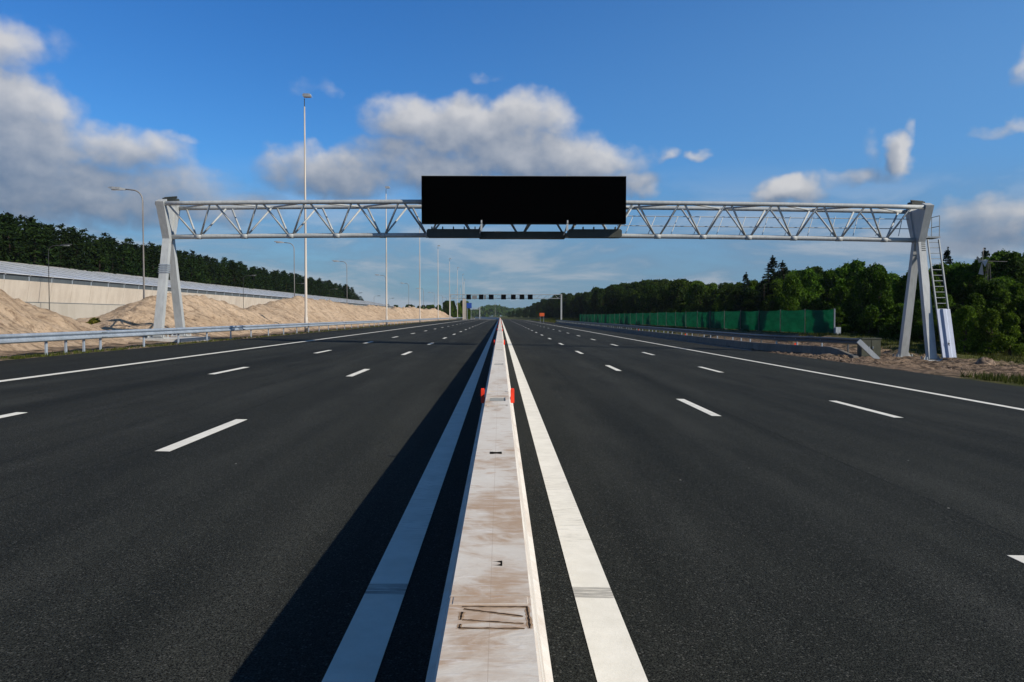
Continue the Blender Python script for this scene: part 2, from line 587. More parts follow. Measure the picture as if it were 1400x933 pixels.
M['band'] = m_weather('dark_band', (0.085, 0.10, 0.105), 0.5, 0.1, 0.1, 0.5)
M['sheet'] = m_mesh_sheet()
M['pine'] = m_leaf('pine_needles', (0.005, 0.013, 0.003), (0.019, 0.036, 0.007), trans=0.1)
M['leaf'] = m_leaf('dark_leaves', (0.012, 0.027, 0.004), (0.045, 0.080, 0.010))
M['leaf_light'] = m_leaf('fresh_leaves', (0.026, 0.060, 0.005), (0.115, 0.190, 0.016))
M['leaf_yellow'] = m_leaf('yellow_leaves', (0.10, 0.11, 0.015), (0.20, 0.19, 0.03))
M['spruce'] = m_leaf('spruce_needles', (0.006, 0.014, 0.007), (0.018, 0.034, 0.013), trans=0.1)
M['grass'] = m_leaf('grass_blades', (0.022, 0.032, 0.007), (0.085, 0.095, 0.018))
M['bark'] = m_bark('bark', (0.06, 0.045, 0.032))
M['bark_dark'] = m_bark('pine_bark', (0.030, 0.021, 0.015))
M['rock'] = m_concrete('rubble', (0.06, 0.042, 0.030), (0.30, 0.215, 0.15), 5)

# ------------------------------------------------------------------ ground and road
def lin(a, b, n):
    return [a + (b - a) * i / n for i in range(n + 1)]


xs = sorted(set([-2700, -1200, -600, -300, -200, -150, -110] + [round(v, 3) for v in lin(-90, -28, 31)] + [round(v, 3) for v in lin(-27, -15.0, 24)]
                + [-14.7, -8, 0, 8, 14.7] + [round(v, 3) for v in lin(15.0, 27, 40)] + [round(v, 3) for v in lin(28, 60, 16)] + [75, 95, 130, 200, 300, 600, 1200, 2700]))
ys = sorted(set([-80, -40, -20, 0, 10, 18, 24] + [round(v, 3) for v in lin(27, 62, 117)] + [round(v, 3) for v in lin(63, 120, 57)] + [round(v, 3) for v in lin(125, 330, 41)]
                + [round(v, 3) for v in lin(340, 700, 36)] + [800, 1000, 1400, 2000, 3000]))
g = MB()
for y in ys:
    for x in xs:
        X = x + curve(min(y, 700))
        z = ground_z(X, min(y, 700))
        if x > 14.9 and y > 20:
            amp = 0.22 * sm(15.2, 17, x) * (1 - sm(24, 30, x)) * sm(30, 36, y) * (1 - sm(60, 75, y))
            z += amp * (mnoise.fractal((X * .9, y * .9, 1.3), 1.0, 2.0, 5) + 0.25)
        elif x < -15.3 and y > 20:
            z += 0.07 * sm(-15.4, -16.5, x) * mnoise.fractal((X * .8, y * .8, 4.3), 1.0, 2.0, 5)
        g.v.append((X, y, z))
nx = len(xs)
for j in range(len(ys) - 1):
    for i in range(nx - 1):
        a = j * nx + i
        g.f.append((a, a + 1, a + nx + 1, a + nx))
ground = g.build('ground', M['ground'], smooth=True)
tag(ground, 'sandy and grassy ground on both sides of the new motorway', 'ground', kind='structure')

ROAD_YS = lin(-30, 330, 36) + lin(336, 700, 60)[0:]
ROAD_L, ROAD_R = -15.05, 15.05


def rz(off=0.0):
    return lambda y: off


rd = MB()
rprof = [(x, road_z(x)) for x in (ROAD_L, -11, -7, -3, 0, 3, 7, 11, ROAD_R)]
rd.strip([(ROAD_L - 0.02, road_z(ROAD_L) - 0.2)] + rprof + [(ROAD_R + 0.02, road_z(ROAD_R) - 0.2)], ROAD_YS, curve, rz())
road = rd.build('road', M['asphalt'])
tag(road, 'wide empty new asphalt motorway with two carriageways', 'road', kind='structure')


def line_strip(x0, x1, y0, y1, off=0.004):
    b = MB()
    yy = [y0] + [y for y in ROAD_YS if y0 < y < y1] + [y1]
    zt = lambda x: road_z(x) + off
    b.strip([(x0, zt(x0) - 0.003), (x0, zt(x0)), (x1, zt(x1)), (x1, zt(x1) - 0.003)], yy, curve, rz())
    return b


for xc, w in ((-0.700, 0.24), (0.572, 0.24), (-11.05, 0.20), (10.86, 0.20)):
    line_strip(xc - w / 2, xc + w / 2, -20, 690).build('edge_line', M['paint'], road)
dash_far = MB()
# near end (first dash) of each lane line, then every 12 m
for xc, y_first in ((-4.01, 9.72 - 12), (-7.55, 9.45 - 12), (3.86, 14.5 - 24), (7.30, 14.85 - 24)):
    k = 0
    y = y_first
    while y < 520:
        ya_ = y + (0.5 if 2 < y < 3 and xc == 3.86 else 0.55 if y < 10 and xc == -7.55 else 0.0)
        b = line_strip(xc - 0.085, xc + 0.085, ya_, ya_ + 3.0)
        if y > 1 and k < 25:
            b.build('lane_dash', M['paint'], road)
            k += 1
        elif y > 1:
            n0 = len(dash_far.v)
            dash_far.v += b.v
            dash_far.f += [tuple(i + n0 for i in f) for f in b.f]
        y += 12.0
tag(dash_far.build('lane_dash', M['paint'], road), kind='stuff')

# ------------------------------------------------------------------ central concrete barrier
BX, BTOP = -0.030, 0.85


def barrier_mesh(y0, y1, slots=(), holes=()):
    """prefabricated barrier with real pockets (slots) and round lifting holes in its top"""
    b = MB()
    gap = 0.003
    y0 += gap
    y1 -= gap
    z = 0.0
    half = 0.1205
    left = [(-0.288, -0.10), (-0.288, 0.05), (-0.272, 0.075), (-0.250, 0.27), (-0.218, 0.295), (-0.128, BTOP - 0.012), (-half, BTOP)]
    L = [(BX - 0.020 * (1 - p[1] / BTOP) + p[0], p[1]) for p in left]
    Rr = [(BX - 0.020 * (1 - p[1] / BTOP) - p[0], p[1]) for p in left]
    xl, xr = L[-1][0], Rr[-1][0]
    # sides
    yy = [y0] + [y for y in ROAD_YS if y0 < y < y1] + [y1]
    cv = lambda y: curve((y0 + y1) / 2) + (y - (y0 + y1) / 2) * (curve(y1) - curve(y0)) / (y1 - y0)
    b.strip(L, [y0, y1], cv, rz())
    b.strip(list(reversed(Rr)), [y0, y1], cv, rz())
    for ye in (y0, y1):
        b.face(*[(p[0] + cv(ye), ye, p[1]) for p in L] + [(p[0] + cv(ye), ye, p[1]) for p in reversed(Rr)])
    xs_ = sorted(set([xl, xr] + [v for s in slots for v in (s[0], s[1])] + [v for h in holes for v in (h[0] - h[2] * 1.3, h[0] + h[2] * 1.3)]))
    ys_ = sorted(set([y0, y1] + [v for s in slots for v in (s[2], s[3])] + [v for h in holes for v in (h[1] - h[2] * 1.3, h[1] + h[2] * 1.3)]))
    for i in range(len(xs_) - 1):
        for j in range(len(ys_) - 1):
            xa, xb, ya, yb = xs_[i], xs_[i + 1], ys_[j], ys_[j + 1]
            mx, my = (xa + xb) / 2, (ya + yb) / 2
            s = next((s for s in slots if s[0] < mx < s[1] and s[2] < my < s[3]), None)
            h = next((h for h in holes if abs(mx - h[0]) < h[2] * 1.3 and abs(my - h[1]) < h[2] * 1.3), None)
            q = lambda x, y, zz=BTOP: (x + cv(y), y, zz)
            if s:
                d = BTOP - s[4]
                b.face(q(xa, ya, d), q(xb, ya, d), q(xb, yb, d), q(xa, yb, d))
                if abs(xa - s[0]) < 1e-6:
                    b.face(q(xa, ya), q(xa, yb), q(xa, yb, d), q(xa, ya, d))
                if abs(xb - s[1]) < 1e-6:
                    b.face(q(xb, ya), q(xb, yb), q(xb, yb, d), q(xb, ya, d))
                if abs(ya - s[2]) < 1e-6:
                    b.face(q(xa, ya), q(xb, ya), q(xb, ya, d), q(xa, ya, d))
                if abs(yb - s[3]) < 1e-6:
                    b.face(q(xa, yb), q(xb, yb), q(xb, yb, d), q(xa, yb, d))
            elif h:
                cs = [q(xa, ya), q(xb, ya), q(xb, yb), q(xa, yb)]
                oc = []
                for k in range(8):
                    t = -math.pi * 3 / 4 - math.pi / 8 + k * math.pi / 4
                    oc.append(q(h[0] + math.cos(t) * h[2], h[1] + math.sin(t) * h[2] * 0.8))
                for k in range(4):
                    b.face(cs[k], oc[2 * k + 1], oc[2 * k])
                    b.face(cs[k], cs[(k + 1) % 4], oc[(2 * k + 2) % 8], oc[2 * k + 1])
                for k in range(8):
                    p, p2 = oc[k], oc[(k + 1) % 8]
                    b.face(p, p2, (p2[0], p2[1], BTOP - 0.16), (p[0], p[1], BTOP - 0.16))
                b.face(*[(p[0], p[1], BTOP - 0.16) for p in oc])
            else:
                b.face(q(xa, ya), q(xb, ya), q(xb, yb), q(xa, yb))
    return b


SEG = 6.1
Y_J = 2.47
bgroup = 'concrete barrier segments in the central reserve'
nseg = 0
for k in range(-2, 95):
    y0, y1 = Y_J + SEG * k, Y_J + SEG * (k + 1)
    ye = y1 - 0.22
    slots, holes = [], []
    if k == -1:
        slots = []
    elif k < 40:
        slots = [(BX - 0.082, BX + 0.082, ye - 0.20, ye + 0.19, 0.022), (BX - 0.098, BX + 0.098, y1 - 0.84, y1 - 0.74, 0.05), (BX - 0.098, BX + 0.098, y0 + 0.58, y0 + 0.70, 0.05)]
    if k == 0:
        holes = [(BX + 0.008, 2.79, 0.024), (BX + 0.002, 5.06, 0.034), (BX, 7.42, 0.028)]
        slots = slots[:2]
    elif 0 < k < 12:
        holes = [(BX, y0 + 1.4, 0.022), (BX, y1 - 1.4, 0.022)]
    if k == -1:
        lab = 'nearest concrete barrier segment, its top marked by a dark outlined rectangle'
    elif k == 0:
        lab = 'pale barrier segment with brown stains, lifting holes and an open pocket, second from the viewer'
    elif k == 1:
        lab = 'clean white barrier segment flanked by the nearest pair of bright red reflectors'
    elif k == -2:
        lab = 'concrete barrier segment at the foot of the picture'
    else:
        lab = 'pale concrete barrier segment in the long row running away down the road'
    if k == -2:
        continue
    bb = barrier_mesh(y0 if k > -1 else y0 + 3.5, y1, slots, holes)
    r = thing('barrier_segment', (BX + curve(y0), y0 if k > -1 else y0 + 3.5, 0.0), lab, 'concrete barrier', bgroup)
    bb.build('concrete_body', M['barrier'], r)
    if slots:
        b = MB()
        cx_ = BX + curve(ye)
        b.box((cx_, ye - 0.005, BTOP - 0.015), (0.160, 0.38, 0.012))  # grey plate put in as the shaded floor of the open pocket
        b.build('pocket_shade_plate', M['pocket_shade'], r)
        b = MB()
        b.box((cx_, ye - 0.185, BTOP - 0.006), (0.158, 0.03, 0.006))  # dark strip along the near edge of the pocket
        b.build('pocket_dark_edge', M['groove'], r)
    # reflectors every 21.35 m
    if (k - 1) % 3.5 == 0 or k in (1, 4, 8, 11, 15, 18, 22, 25, 29, 32, 36):
        yr = y0 + 0.55
        for s in (-1, 1):
            b = MB()
            xx = BX + s * 0.165 + curve(yr)
            n0 = len(b.v)
            b.cbox((xx, yr, BTOP - 0.045), (0.042, 0.03, 0.155), 0.008)
            b.tube((xx - 0.018, yr - 0.002, BTOP + 0.030), (xx + 0.018, yr - 0.002, BTOP + 0.030), 0.012, n=8)
            rf = b.build('reflector', M['red'], r)
            a = MB()
            a.box((xx - s * 0.030, yr + 0.004, BTOP - 0.07), (0.034, 0.012, 0.03))
            a.build('bracket', M['galv'], rf)

    if k == -1:
        # the filled lifting pocket: a rectangle of open joints with two slanting ones
        xa, xb, ya, yb = BX - 0.082, BX + 0.106, 2.205, 2.372
        gr = MB()
        zz = BTOP + 0.0012

        rim = MB()

        def gline(p, q, w=0.0045):
            p, q = Vector((*p, 0)), Vector((*q, 0))
            d = (q - p)
            L = d.length
            d.normalize()
            nn = Vector((-d.y, d.x, 0))
            m = max(5, int(L / 0.012))
            row = []
            for i in range(m + 1):
                c = p + d * (L * i / m)
                ww = w * (0.55 + 0.75 * rnd.random())
                off = nn * (rnd.random() - 0.5) * 0.0025
                ww *= 1.35
                row.append((c + off - nn * ww / 2, c + off + nn * ww / 2, c + off - nn * (ww * .9 + .004 * rnd.random()), c + off + nn * (ww * .9 + .004 * rnd.random())))
            for i in range(m):
                a0, b0, c0, d0_ = row[i]
                a1, b1, c1, d1_ = row[i + 1]
                rim.face((c0.x, c0.y, zz - .0005), (c1.x, c1.y, zz - .0005), (d1_.x, d1_.y, zz - .0005), (d0_.x, d0_.y, zz - .0005))
                gr.face((a0.x, a0.y, zz), (a1.x, a1.y, zz), (b1.x, b1.y, zz), (b0.x, b0.y, zz))
        gline((xa, yb), (xb + .004, yb - .006))
        gline((xa, ya), (xb - .01, ya - .004), .005)
        gline((xb + .002, yb - .004), (xb + .004, ya - .004), .0048)
        gline((xa + .003, yb - .045), (xa, yb - .105), .0042)
        gline((xa + .001, ya + .03), (xa - .001, ya), .0042)
        gline((xa + .006, yb - .02), (xb - .012, yb - .082), .0055)
        gline((xa + .006, ya + .062), (xb - .012, ya + .03), .0045)
        gr.build('pocket_outline', M['groove'], r)
        rim.build('stained_rim', M['rim'], r)
        # raised shuttering step just past the pocket
        st = MB()
        st.cbox((BX, 2.42, BTOP + 0.0005), (0.222, 0.06, 0.004), 0.001)
        st.build('mortar_strip', M['barrier'], r)

# ------------------------------------------------------------------ guardrails
WB = [(0.0, 0.0), (0.055, 0.018), (0.082, 0.045), (0.082, 0.085), (0.012, 0.128), (0.0, 0.155), (0.012, 0.182), (0.082, 0.225), (0.082, 0.265), (0.055, 0.292), (0.0, 0.31)]


def wbeam(side, xf, zf, ys):
    b = MB()
    prof = [(side * (x - 0.04), z) for x, z in WB]
    back = [(x - side * 0.006, z) for x, z in reversed(prof)]
    b.strip(prof + back, ys, xf, zf, closed=True)
    return b


GLX = -15.45


def glx(y):
    return GLX + curve(y)


gl = thing('guardrail', (GLX, 20, 0.35), 'long galvanised steel guardrail on posts along the sand heaps', 'guardrail')
wbeam(1, glx, lambda y: 0.355 + 0.46, lin(10, 330, 80) + lin(340, 600, 26)[1:]).build('rail', M['galv'], gl, smooth=False)
py = [24.0] + [28.3 + 1.27 * i for i in range(4)] + [36.0 + 3.85 * i for i in range(90)]
for i, y in enumerate(py):
    b = MB()
    x = glx(y) - 0.10
    b.box((x, y, 0.355 + 0.30), (0.006, 0.10, 0.80))
    b.box((x - 0.025, y + 0.05, 0.355 + 0.30), (0.05, 0.006, 0.80))
    b.box((x - 0.025, y - 0.05, 0.355 + 0.30), (0.05, 0.006, 0.80))
    b.box((x + 0.035, y, 0.355 + 0.60), (0.07, 0.09, 0.10))
    b.build('post', M['galv'], gl)
# rail joints
for y in (49.5, 32.1, 66, 82, 98):
    b = MB()
    for dz in (0.06, 0.245):
        for dy in (-0.18, -0.06, 0.06, 0.18):
            b.tube((glx(y) + 0.03, y + dy, 0.355 + 0.46 + dz), (glx(y) + 0.065, y + dy, 0.355 + 0.46 + dz), 0.022, n=6)
    b.build('splice_bolts', M['galv_dark'], gl)


# right: rail above a dark concrete kerb wall, flaring away at its near end
def grx(y):
    return 15.5 + 2.3 * (1 - sm(39.5, 52, y)) ** 1.6


def grz(y):
    return road_z(15.3)


gr_ = thing('guardrail', (16, 41, -0.4), 'dark steel guardrail with a sloping end along the green fence', 'guardrail')
ysr = lin(40.5, 60, 30) + lin(62, 230, 60)
RZ = -0.36
wbeam(-1, lambda y: grx(y) + 0.10, lambda y: RZ + 0.62, ysr).build('rail', M['galv_dark'], gr_)
b = MB()
p0 = Vector((grx(40.5) + 0.06, 40.46, RZ + 0.82))
p1 = Vector((18.72, 40.30, RZ - 0.12))
b.taper(p0, p1, (0.12, 0.24), (0.12, 0.24), up=(1, 0, 1))
tr_ = b.build('sloping_end', M['galv_end'], gr_)
for i in range(95):
    y = 41.6 + 1.95 * i
    if y > 229:
        break
    b = MB()
    b.box((grx(y) + 0.24, y, RZ + 0.30), (0.06, 0.10, 0.85))
    b.box((grx(y) + 0.17, y, RZ + 0.79), (0.08, 0.08, 0.10))
    po = b.build('post', M['galv'] if i % 4 else M['galv_dark'], gr_)
    if i in (2, 14, 26):
        c = MB()
        c.cbox((grx(y) + 0.11, y - 0.07, RZ + 0.47), (0.09, 0.03, 0.14), 0.01)
        c.build('reflector', M['red'], po)

kb = MB()
prof = [(-0.16, -0.15), (-0.16, 0.02), (-0.10, 0.40), (-0.08, 0.42), (0.08, 0.42), (0.10, 0.40), (0.13, -0.15)]
ysk = lin(40.4, 60, 28) + lin(62, 228, 60)
base = len(kb.v)
kb.strip(prof, ysk, lambda y: grx(y) - 0.05, lambda y: RZ + 0.02, closed=True)
kw = kb.build('kerb_wall', M['kerb'])
# slope the near end down
for v in kw.data.vertices:
    if v.co.y < 42.6 and v.co.z > RZ + 0.1:
        t = sm(40.2, 42.6, v.co.y)
        v.co.z = RZ + 0.05 + (v.co.z - RZ - 0.05) * t
tag(kw, 'low dark concrete wall under the guardrail beside the green fence', 'low wall')
ks = MB()
ks.strip([(-0.08, -0.1), (-0.08, 0.018), (0.08, 0.022), (0.08, -0.1)], lin(48, 230, 60), lambda y: 14.72, lambda y: road_z(14.72), closed=True)
tag(ks.build('kerb_strip', M['kerb_pale']), 'thin pale kerb strip between hard shoulder and low dark wall', 'kerb', kind='structure')

# ------------------------------------------------------------------ sand heaps
def crest(d):
    pts = [(20, 4.6), (28, 3.75), (33, 3.4), (36, 3.1), (38.3, 2.75), (41, 1.9), (43.5, 0.9), (46, 0.7), (48.9, 1.75), (51, 2.5), (54, 3.15), (58, 3.36), (64, 3.1), (71.6, 2.55), (76, 2.8), (81.9, 3.35), (92.6, 3.97), (105, 3.85), (120, 3.6),
           (135, 3.4), (150, 3.75), (165, 3.5), (190, 3.8), (210, 4.1), (235, 3.7), (262, 4.0), (277, 4.3), (300, 3.6), (330, 3.0), (350, 0.6)]
    for (a, za), (b_, zb) in zip(pts, pts[1:]):
        if a <= d <= b_:
            return za + (zb - za) * (d - a) / (b_ - a)
    return pts[0][1] if d < 20 else 0.4


def heap(y0, y1, step, label):
    m = MB()
    yy = lin(y0, y1, int((y1 - y0) / step))
    W0, W1 = -17.3, -29.5
    xx = lin(W0, W1, max(24, int(12.2 / (step * 0.8))))
    for y in yy:
        hc = 0.0
        for dd, w in ((-1.2, .25), (0, .5), (1.2, .25)):
            hc += w * crest(y + dd)
        e = sm(y0, y0 + 2.0, y) * (1 - sm(y1 - 2.0, y1, y))
        for x in xx:
            wob = 0.9 * mnoise.noise((y * .22, 3.1, 0.0))
            cx = -22.4 + wob
            if x > cx:
                t = (x - cx) / (W0 - cx)
            else:
                t = (cx - x) / (cx - W1)
            prof = max(0.0, 1 - t) ** 1.12
            big = mnoise.fractal((x * .28, y * .22, 2.0), 1.0, 2.0, 4)
            rut = mnoise.fractal((x * .55 + y * .25, y * 1.0 - x * .30, 5.0), 1.0, 2.0, 5)
            rdg = abs(mnoise.noise((x * .30 + y * .35, y * .55 - x * .5, 9.0)))
            hh = (hc - 0.45) * prof
            amp = min(1.0, max(0.0, hh) * 0.9 + 0.12)
            z = hh + amp * (0.30 * big + 0.22 * rut - 0.36 * rdg)
            zb = ground_z(x + curve(y), y) - 0.06
            m.v.append((x + curve(y), y, zb + max(-0.05, z) * e * (1 if t < 1 else 0)))
    n_ = len(xx)
    for j in range(len(yy) - 1):
        for i in range(n_ - 1):
            a = j * n_ + i
            m.f.append((a, a + 1, a + n_ + 1, a + n_))
    o = m.build('sand_heap', M['sand'], smooth=True)
    tag(o, label, 'sand heap')
    return o


heap(14, 44.6, 0.22, 'smooth pale sand heap at the left picture edge, before the gap showing the wall foot')
heap(44.6, 73.5, 0.2, 'rutted sand heap behind the left legs of the gantry')
heap(71.5, 350, 0.55, 'long sand ridge behind the row of tall light masts')

# ------------------------------------------------------------------ noise wall with glazed roof
WX = -55.0
WE = 430.0
W0 = 33.6
nw = thing('sound_wall', (WX, W0, 0.4), 'long pale concrete sound wall with sloping glazed top under the pine wood', 'sound wall')
b = MB()
b.strip([(0.35, -0.3), (0.35, 3.22), (-0.4, 3.22), (-0.4, -0.3)], [W0, WE], lambda y: WX, rz(), closed=True)
b.build('plinth', M['plinth'], nw)
b = MB()
b.strip([(0.10, 3.22), (0.10, 3.32), (-0.3, 3.32), (-0.3, 3.22)], [W0, WE], lambda y: WX, rz(), closed=True)
b.build('ledge_shadow', M['band'], nw)  # dark strip painted in as the shadow line above the plinth
PW = 4.8
np_ = int((WE - W0) / PW)
for i in range(np_):
    y0, y1 = W0 + PW * i + 0.035, W0 + PW * (i + 1) - 0.035
    b = MB()
    j = 0.012 * (rnd.random() - .5)
    b.strip([(0.0 + j, 3.32), (0.42 + j, 5.72), (0.12 + j, 5.72), (-0.3 + j, 3.32)], [y0, y1], lambda y: WX, rz(), closed=True)
    b.build('concrete_panel', M['wall_conc'], nw)
b = MB()
b.strip([(0.30, 5.72), (0.30, 6.42), (-0.1, 6.42), (-0.1, 5.72)], [W0, WE], lambda y: WX, rz(), closed=True)
bd = b.build('dark_band', M['band'], nw)
b = MB()
for i in range(np_ + 1):
    b.box((WX + 0.34, W0 + PW * i, 6.07), (0.07, 0.10, 0.70))
b.build('band_posts', M['galv'], bd)
GX0, GZ0, GX1, GZ1 = 0.55, 6.45, -13.4, 9.15
for i in range(np_):
    y0, y1 = W0 + PW * i + 0.04, W0 + PW * (i + 1) - 0.04
    b = MB()
    b.strip([(GX0, GZ0), (GX1, GZ1), (GX1, GZ1 - 0.06), (GX0, GZ0 - 0.06)], [y0, y1], lambda y: WX, rz(), closed=True)
    gp = b.build('glass_panel', M['glass'], nw)
b = MB()
for i in range(np_ + 1):
    y = W0 + PW * i
    b.strip([(GX0, GZ0 + 0.06), (GX1, GZ1 + 0.06), (GX1, GZ1 - 0.2), (GX0, GZ0 - 0.2)], [y - 0.045, y + 0.045], lambda y: WX, rz(), closed=True)
b.build('glazing_ribs', M['glass_rib'], nw)
for f in (0.33, 0.66):
    b = MB()
    x, z = GX0 + (GX1 - GX0) * f, GZ0 + (GZ1 - GZ0) * f
    b.strip([(x + .04, z + 0.05), (x - .04, z + 0.06), (x - .04, z), (x + .04, z)], [W0, WE], lambda y: WX, rz(), closed=True)
    b.build('glazing_bar', M['glass_rib'], nw)
b = MB()
b.strip([(GX1 - 0.1, GZ1 - 0.25), (GX1 - 0.1, GZ1 + 0.06), (GX1 - 0.3, GZ1 + 0.06), (GX1 - 0.3, 0.2), (GX1 - 0.1, 0.2)], [W0, WE], lambda y: WX, rz(), closed=True)
b.build('rear_wall', M['plinth'], nw)
b = MB()
b.face((WX, WE, 0.2), (WX + GX0, WE, GZ0 - .1), (WX + GX1, WE, GZ1 - .1), (WX + GX1, WE, 0.2))
b.build('end_wall', M['plinth'], nw)

# ------------------------------------------------------------------ light masts and street lamps
def light_mast(x, y, label, rzr):
    r = thing('light_mast', (x, y, 0.40), label, 'light mast', 'tall light masts behind the left guardrail')
    r.rotation_euler = (0, 0, 0)
    H = 19.45
    b = MB()
    b.path([(x, y, 0.3), (x, y, 1.6), (x, y, 1.62), (x, y, 10), (x, y, H - 0.5)], [0.15, 0.15, 0.115, 0.088, 0.055], 10)
    b.build('pole', M['mast'], r, smooth=True)
    b = MB()
    b.path([(x, y, H - 0.5), (x, y, H + 0.15)], [0.035, 0.035], 8)
    b.build('bracket', M['steel_dark'], r)
    b = MB()
    rot = Matrix.Rotation(R(-18), 3, 'Y')
    b.cbox((x + 0.20, y, H + 0.40), (0.62, 0.42, 0.26), 0.06, None)
    hd = b.build('lamp_head', M['lamp_head'], r)
    b = MB()
    b.face((x + 0.50, y - 0.17, H + 0.52), (x + 0.64, y - 0.2, H + 0.26), (x + 0.64, y + 0.2, H + 0.26), (x + 0.50, y + 0.17, H + 0.52))
    b.box((x + 0.5, y, H + 0.38), (0.08, 0.36, 0.2))
    b.build('lamp_glass', M['lens'], hd)
    return r


mast_y = [68.4 + 48.3 * i for i in range(11)]
mlab = ['tallest looking light mast, pale and slim, crossing the left half of the gantry truss', 'light mast whose head shows just left of the black display board',
        'light mast whose top is hidden behind the left end of the display board', 'light mast just right of the one topped by the display board, head below the truss']
for i, y in enumerate(mast_y):
    x = -16.15 + curve(y)
    lab = mlab[i] if i < 4 else 'slim distant light mast in the row shrinking towards the far gantry'
    if i == 0:
        mast0 = light_mast(x, y, lab, 0)
    else:
        dup(mast0, (x, y, 0.40), 0, label=lab)


def street_lamp(x, y, zb, ztop, side, mats, arm=2.0, r0=0.085):
    r = thing('street_lamp', (x, y, zb), '', 'street lamp')
    b = MB()
    pts = [(x, y, zb), (x, y, zb + 1.2), (x, y, ztop - 0.9)]
    rr = [r0, r0, r0 * 0.62]
    for k in range(1, 7):
        t = R(90) * k / 6
        pts.append((x + side * 0.7 * (1 - math.cos(t)), y, ztop - 0.9 + 0.75 * math.sin(t)))
        rr.append(r0 * 0.55)
    pts.append((x + side * arm * 0.62, y, ztop - 0.10))
    rr.append(r0 * 0.45)
    b.path(pts, rr, 8)
    b.build('pole', M[mats[0]], r, smooth=True)
    b = MB()
    x0, x1 = x + side * arm * 0.58, x + side * (arm + 0.35)
    n_ = []
    for (xx, w, h0, h1) in ((x0, .07, -.16, -.06), (x0 + (x1 - x0) * .3, .15, -.16, .03), (x0 + (x1 - x0) * .75, .15, -.10, .07), (x1, .06, -.02, .05)):
        n_.append([(xx, y - w, ztop + h0), (xx, y + w, ztop + h0), (xx, y + w * .7, ztop + h1), (xx, y - w * .7, ztop + h1)])
    for a, c in zip(n_, n_[1:]):
        for k in range(4):
            b.face(a[k], a[(k + 1) % 4], c[(k + 1) % 4], c[k])
    b.face(*n_[0])
    b.face(*n_[-1])
    hd = b.build('lamp_head', M[mats[1]], r)
    b = MB()
    b.cbox((x0 + (x1 - x0) * .55, y, ztop - 0.14), (abs(x1 - x0) * .5, 0.2, 0.06), 0.02)
    b.build('lamp_glass', M['lens'], hd)
    return r


lampA = street_lamp(-24.6, 57.0, 0.4, 10.5, -1, ('lamp_pole', 'lamp_head'))
tag(lampA, 'curved street lamp standing just left of the gantry legs', 'street lamp', 'street lamps beyond the sand heaps, arms to the left')
lA = ['', 'street lamp between the gantry legs and the nearest tall mast, arm pointing left', 'street lamp just right of the nearest tall mast, at the end of the pine wood']
ya = [57.0, 98.0, 131.5, 176, 220, 262, 305, 350, 395]
for i, y in enumerate(ya[1:], 1):
    dup(lampA, (-24.5 + curve(y), y, 0.4), 0, label=lA[i] if i < 3 else 'small distant street lamp above the far sand ridge, arm pointing left')
lampB = street_lamp(-53.2, 97.5, 0.4, 10.1, 1, ('lamp_dark', 'lamp_dark'), arm=2.4, r0=0.06)
tag(lampB, 'thin street lamp with arm pointing right before the glazed sound wall, nearest of its row', 'street lamp', 'street lamps along the sound wall, arms to the right')
for i, y in enumerate([170.0, 212, 255, 300, 345, 390]):
    dup(lampB, (-53.0, y, 0.4), 0, label='street lamp with arm pointing right seen against the middle of the pine wood' if i == 0 else 'small faint street lamp along the far part of the sound wall, arm pointing right')

# ------------------------------------------------------------------ main gantry
GY = 43.5
GXL, GXR = -17.6, 22.15
ZB, ZT = 5.84, 7.47
YF, YB_ = 42.55, 44.45
gt = thing('sign_gantry', (GXL, GY, 0.5), 'large light grey lattice gantry spanning all lanes in front', 'gantry')


def cam(x):
    """slight upward camber of the truss"""
    t = (x - GXL) / (GXR - GXL)
    return 0.17 * 4 * t * (1 - t) - 0.12 * t


for yc in (YF, YB_):
    b = MB()
    xx = lin(GXL - 0.1, GXR + 0.1, 24)
    b.path([(x, yc, ZT + cam(x)) for x in xx], [0.115] * 25, 10)
    b.build('top_chord', M['steel'], gt, smooth=True)
b = MB()
xx = lin(GXL + 0.1, GXR - 0.1, 24)
b.path([(x, GY, ZB + cam(x)) for x in xx], [0.125] * 25, 10)
b.build('bottom_chord', M['steel'], gt, smooth=True)
nb = 16
bay = (GXR - GXL - 1.0) / nb
for i in range(nb):
    xa = GXL + 0.5 + bay * i
    xm, xb = xa + bay / 2, xa + bay
    for yc in (YF, YB_):
        o_ = -0.12 if yc == YF else 0.12
        for (p, q) in (((xa + 0.12 + o_, yc, ZT + cam(xa)), (xm - 0.1, GY, ZB + cam(xm))), ((xm + 0.1, GY, ZB + cam(xm)), (xb - 0.12 + o_, yc, ZT + cam(xb)))):
            b = MB()
            b.tube(p, q, 0.052, n=8)
            b.build('brace', M['steel'], gt, smooth=True)
    b = MB()
    s = (YF, YB_) if i % 2 else (YB_, YF)
    b.tube((xa, s[0], ZT + cam(xa)), (xb, s[1], ZT + cam(xb)), 0.045, n=8)
    b.build('top_tie', M['steel'], gt, smooth=True)
    b = MB()
    b.tube((xm - .16, GY, ZB + cam(xm)), (xm + .16, GY, ZB + cam(xm)), 0.142, n=10)
    b.build('node_collar', M['steel'], gt, smooth=True)

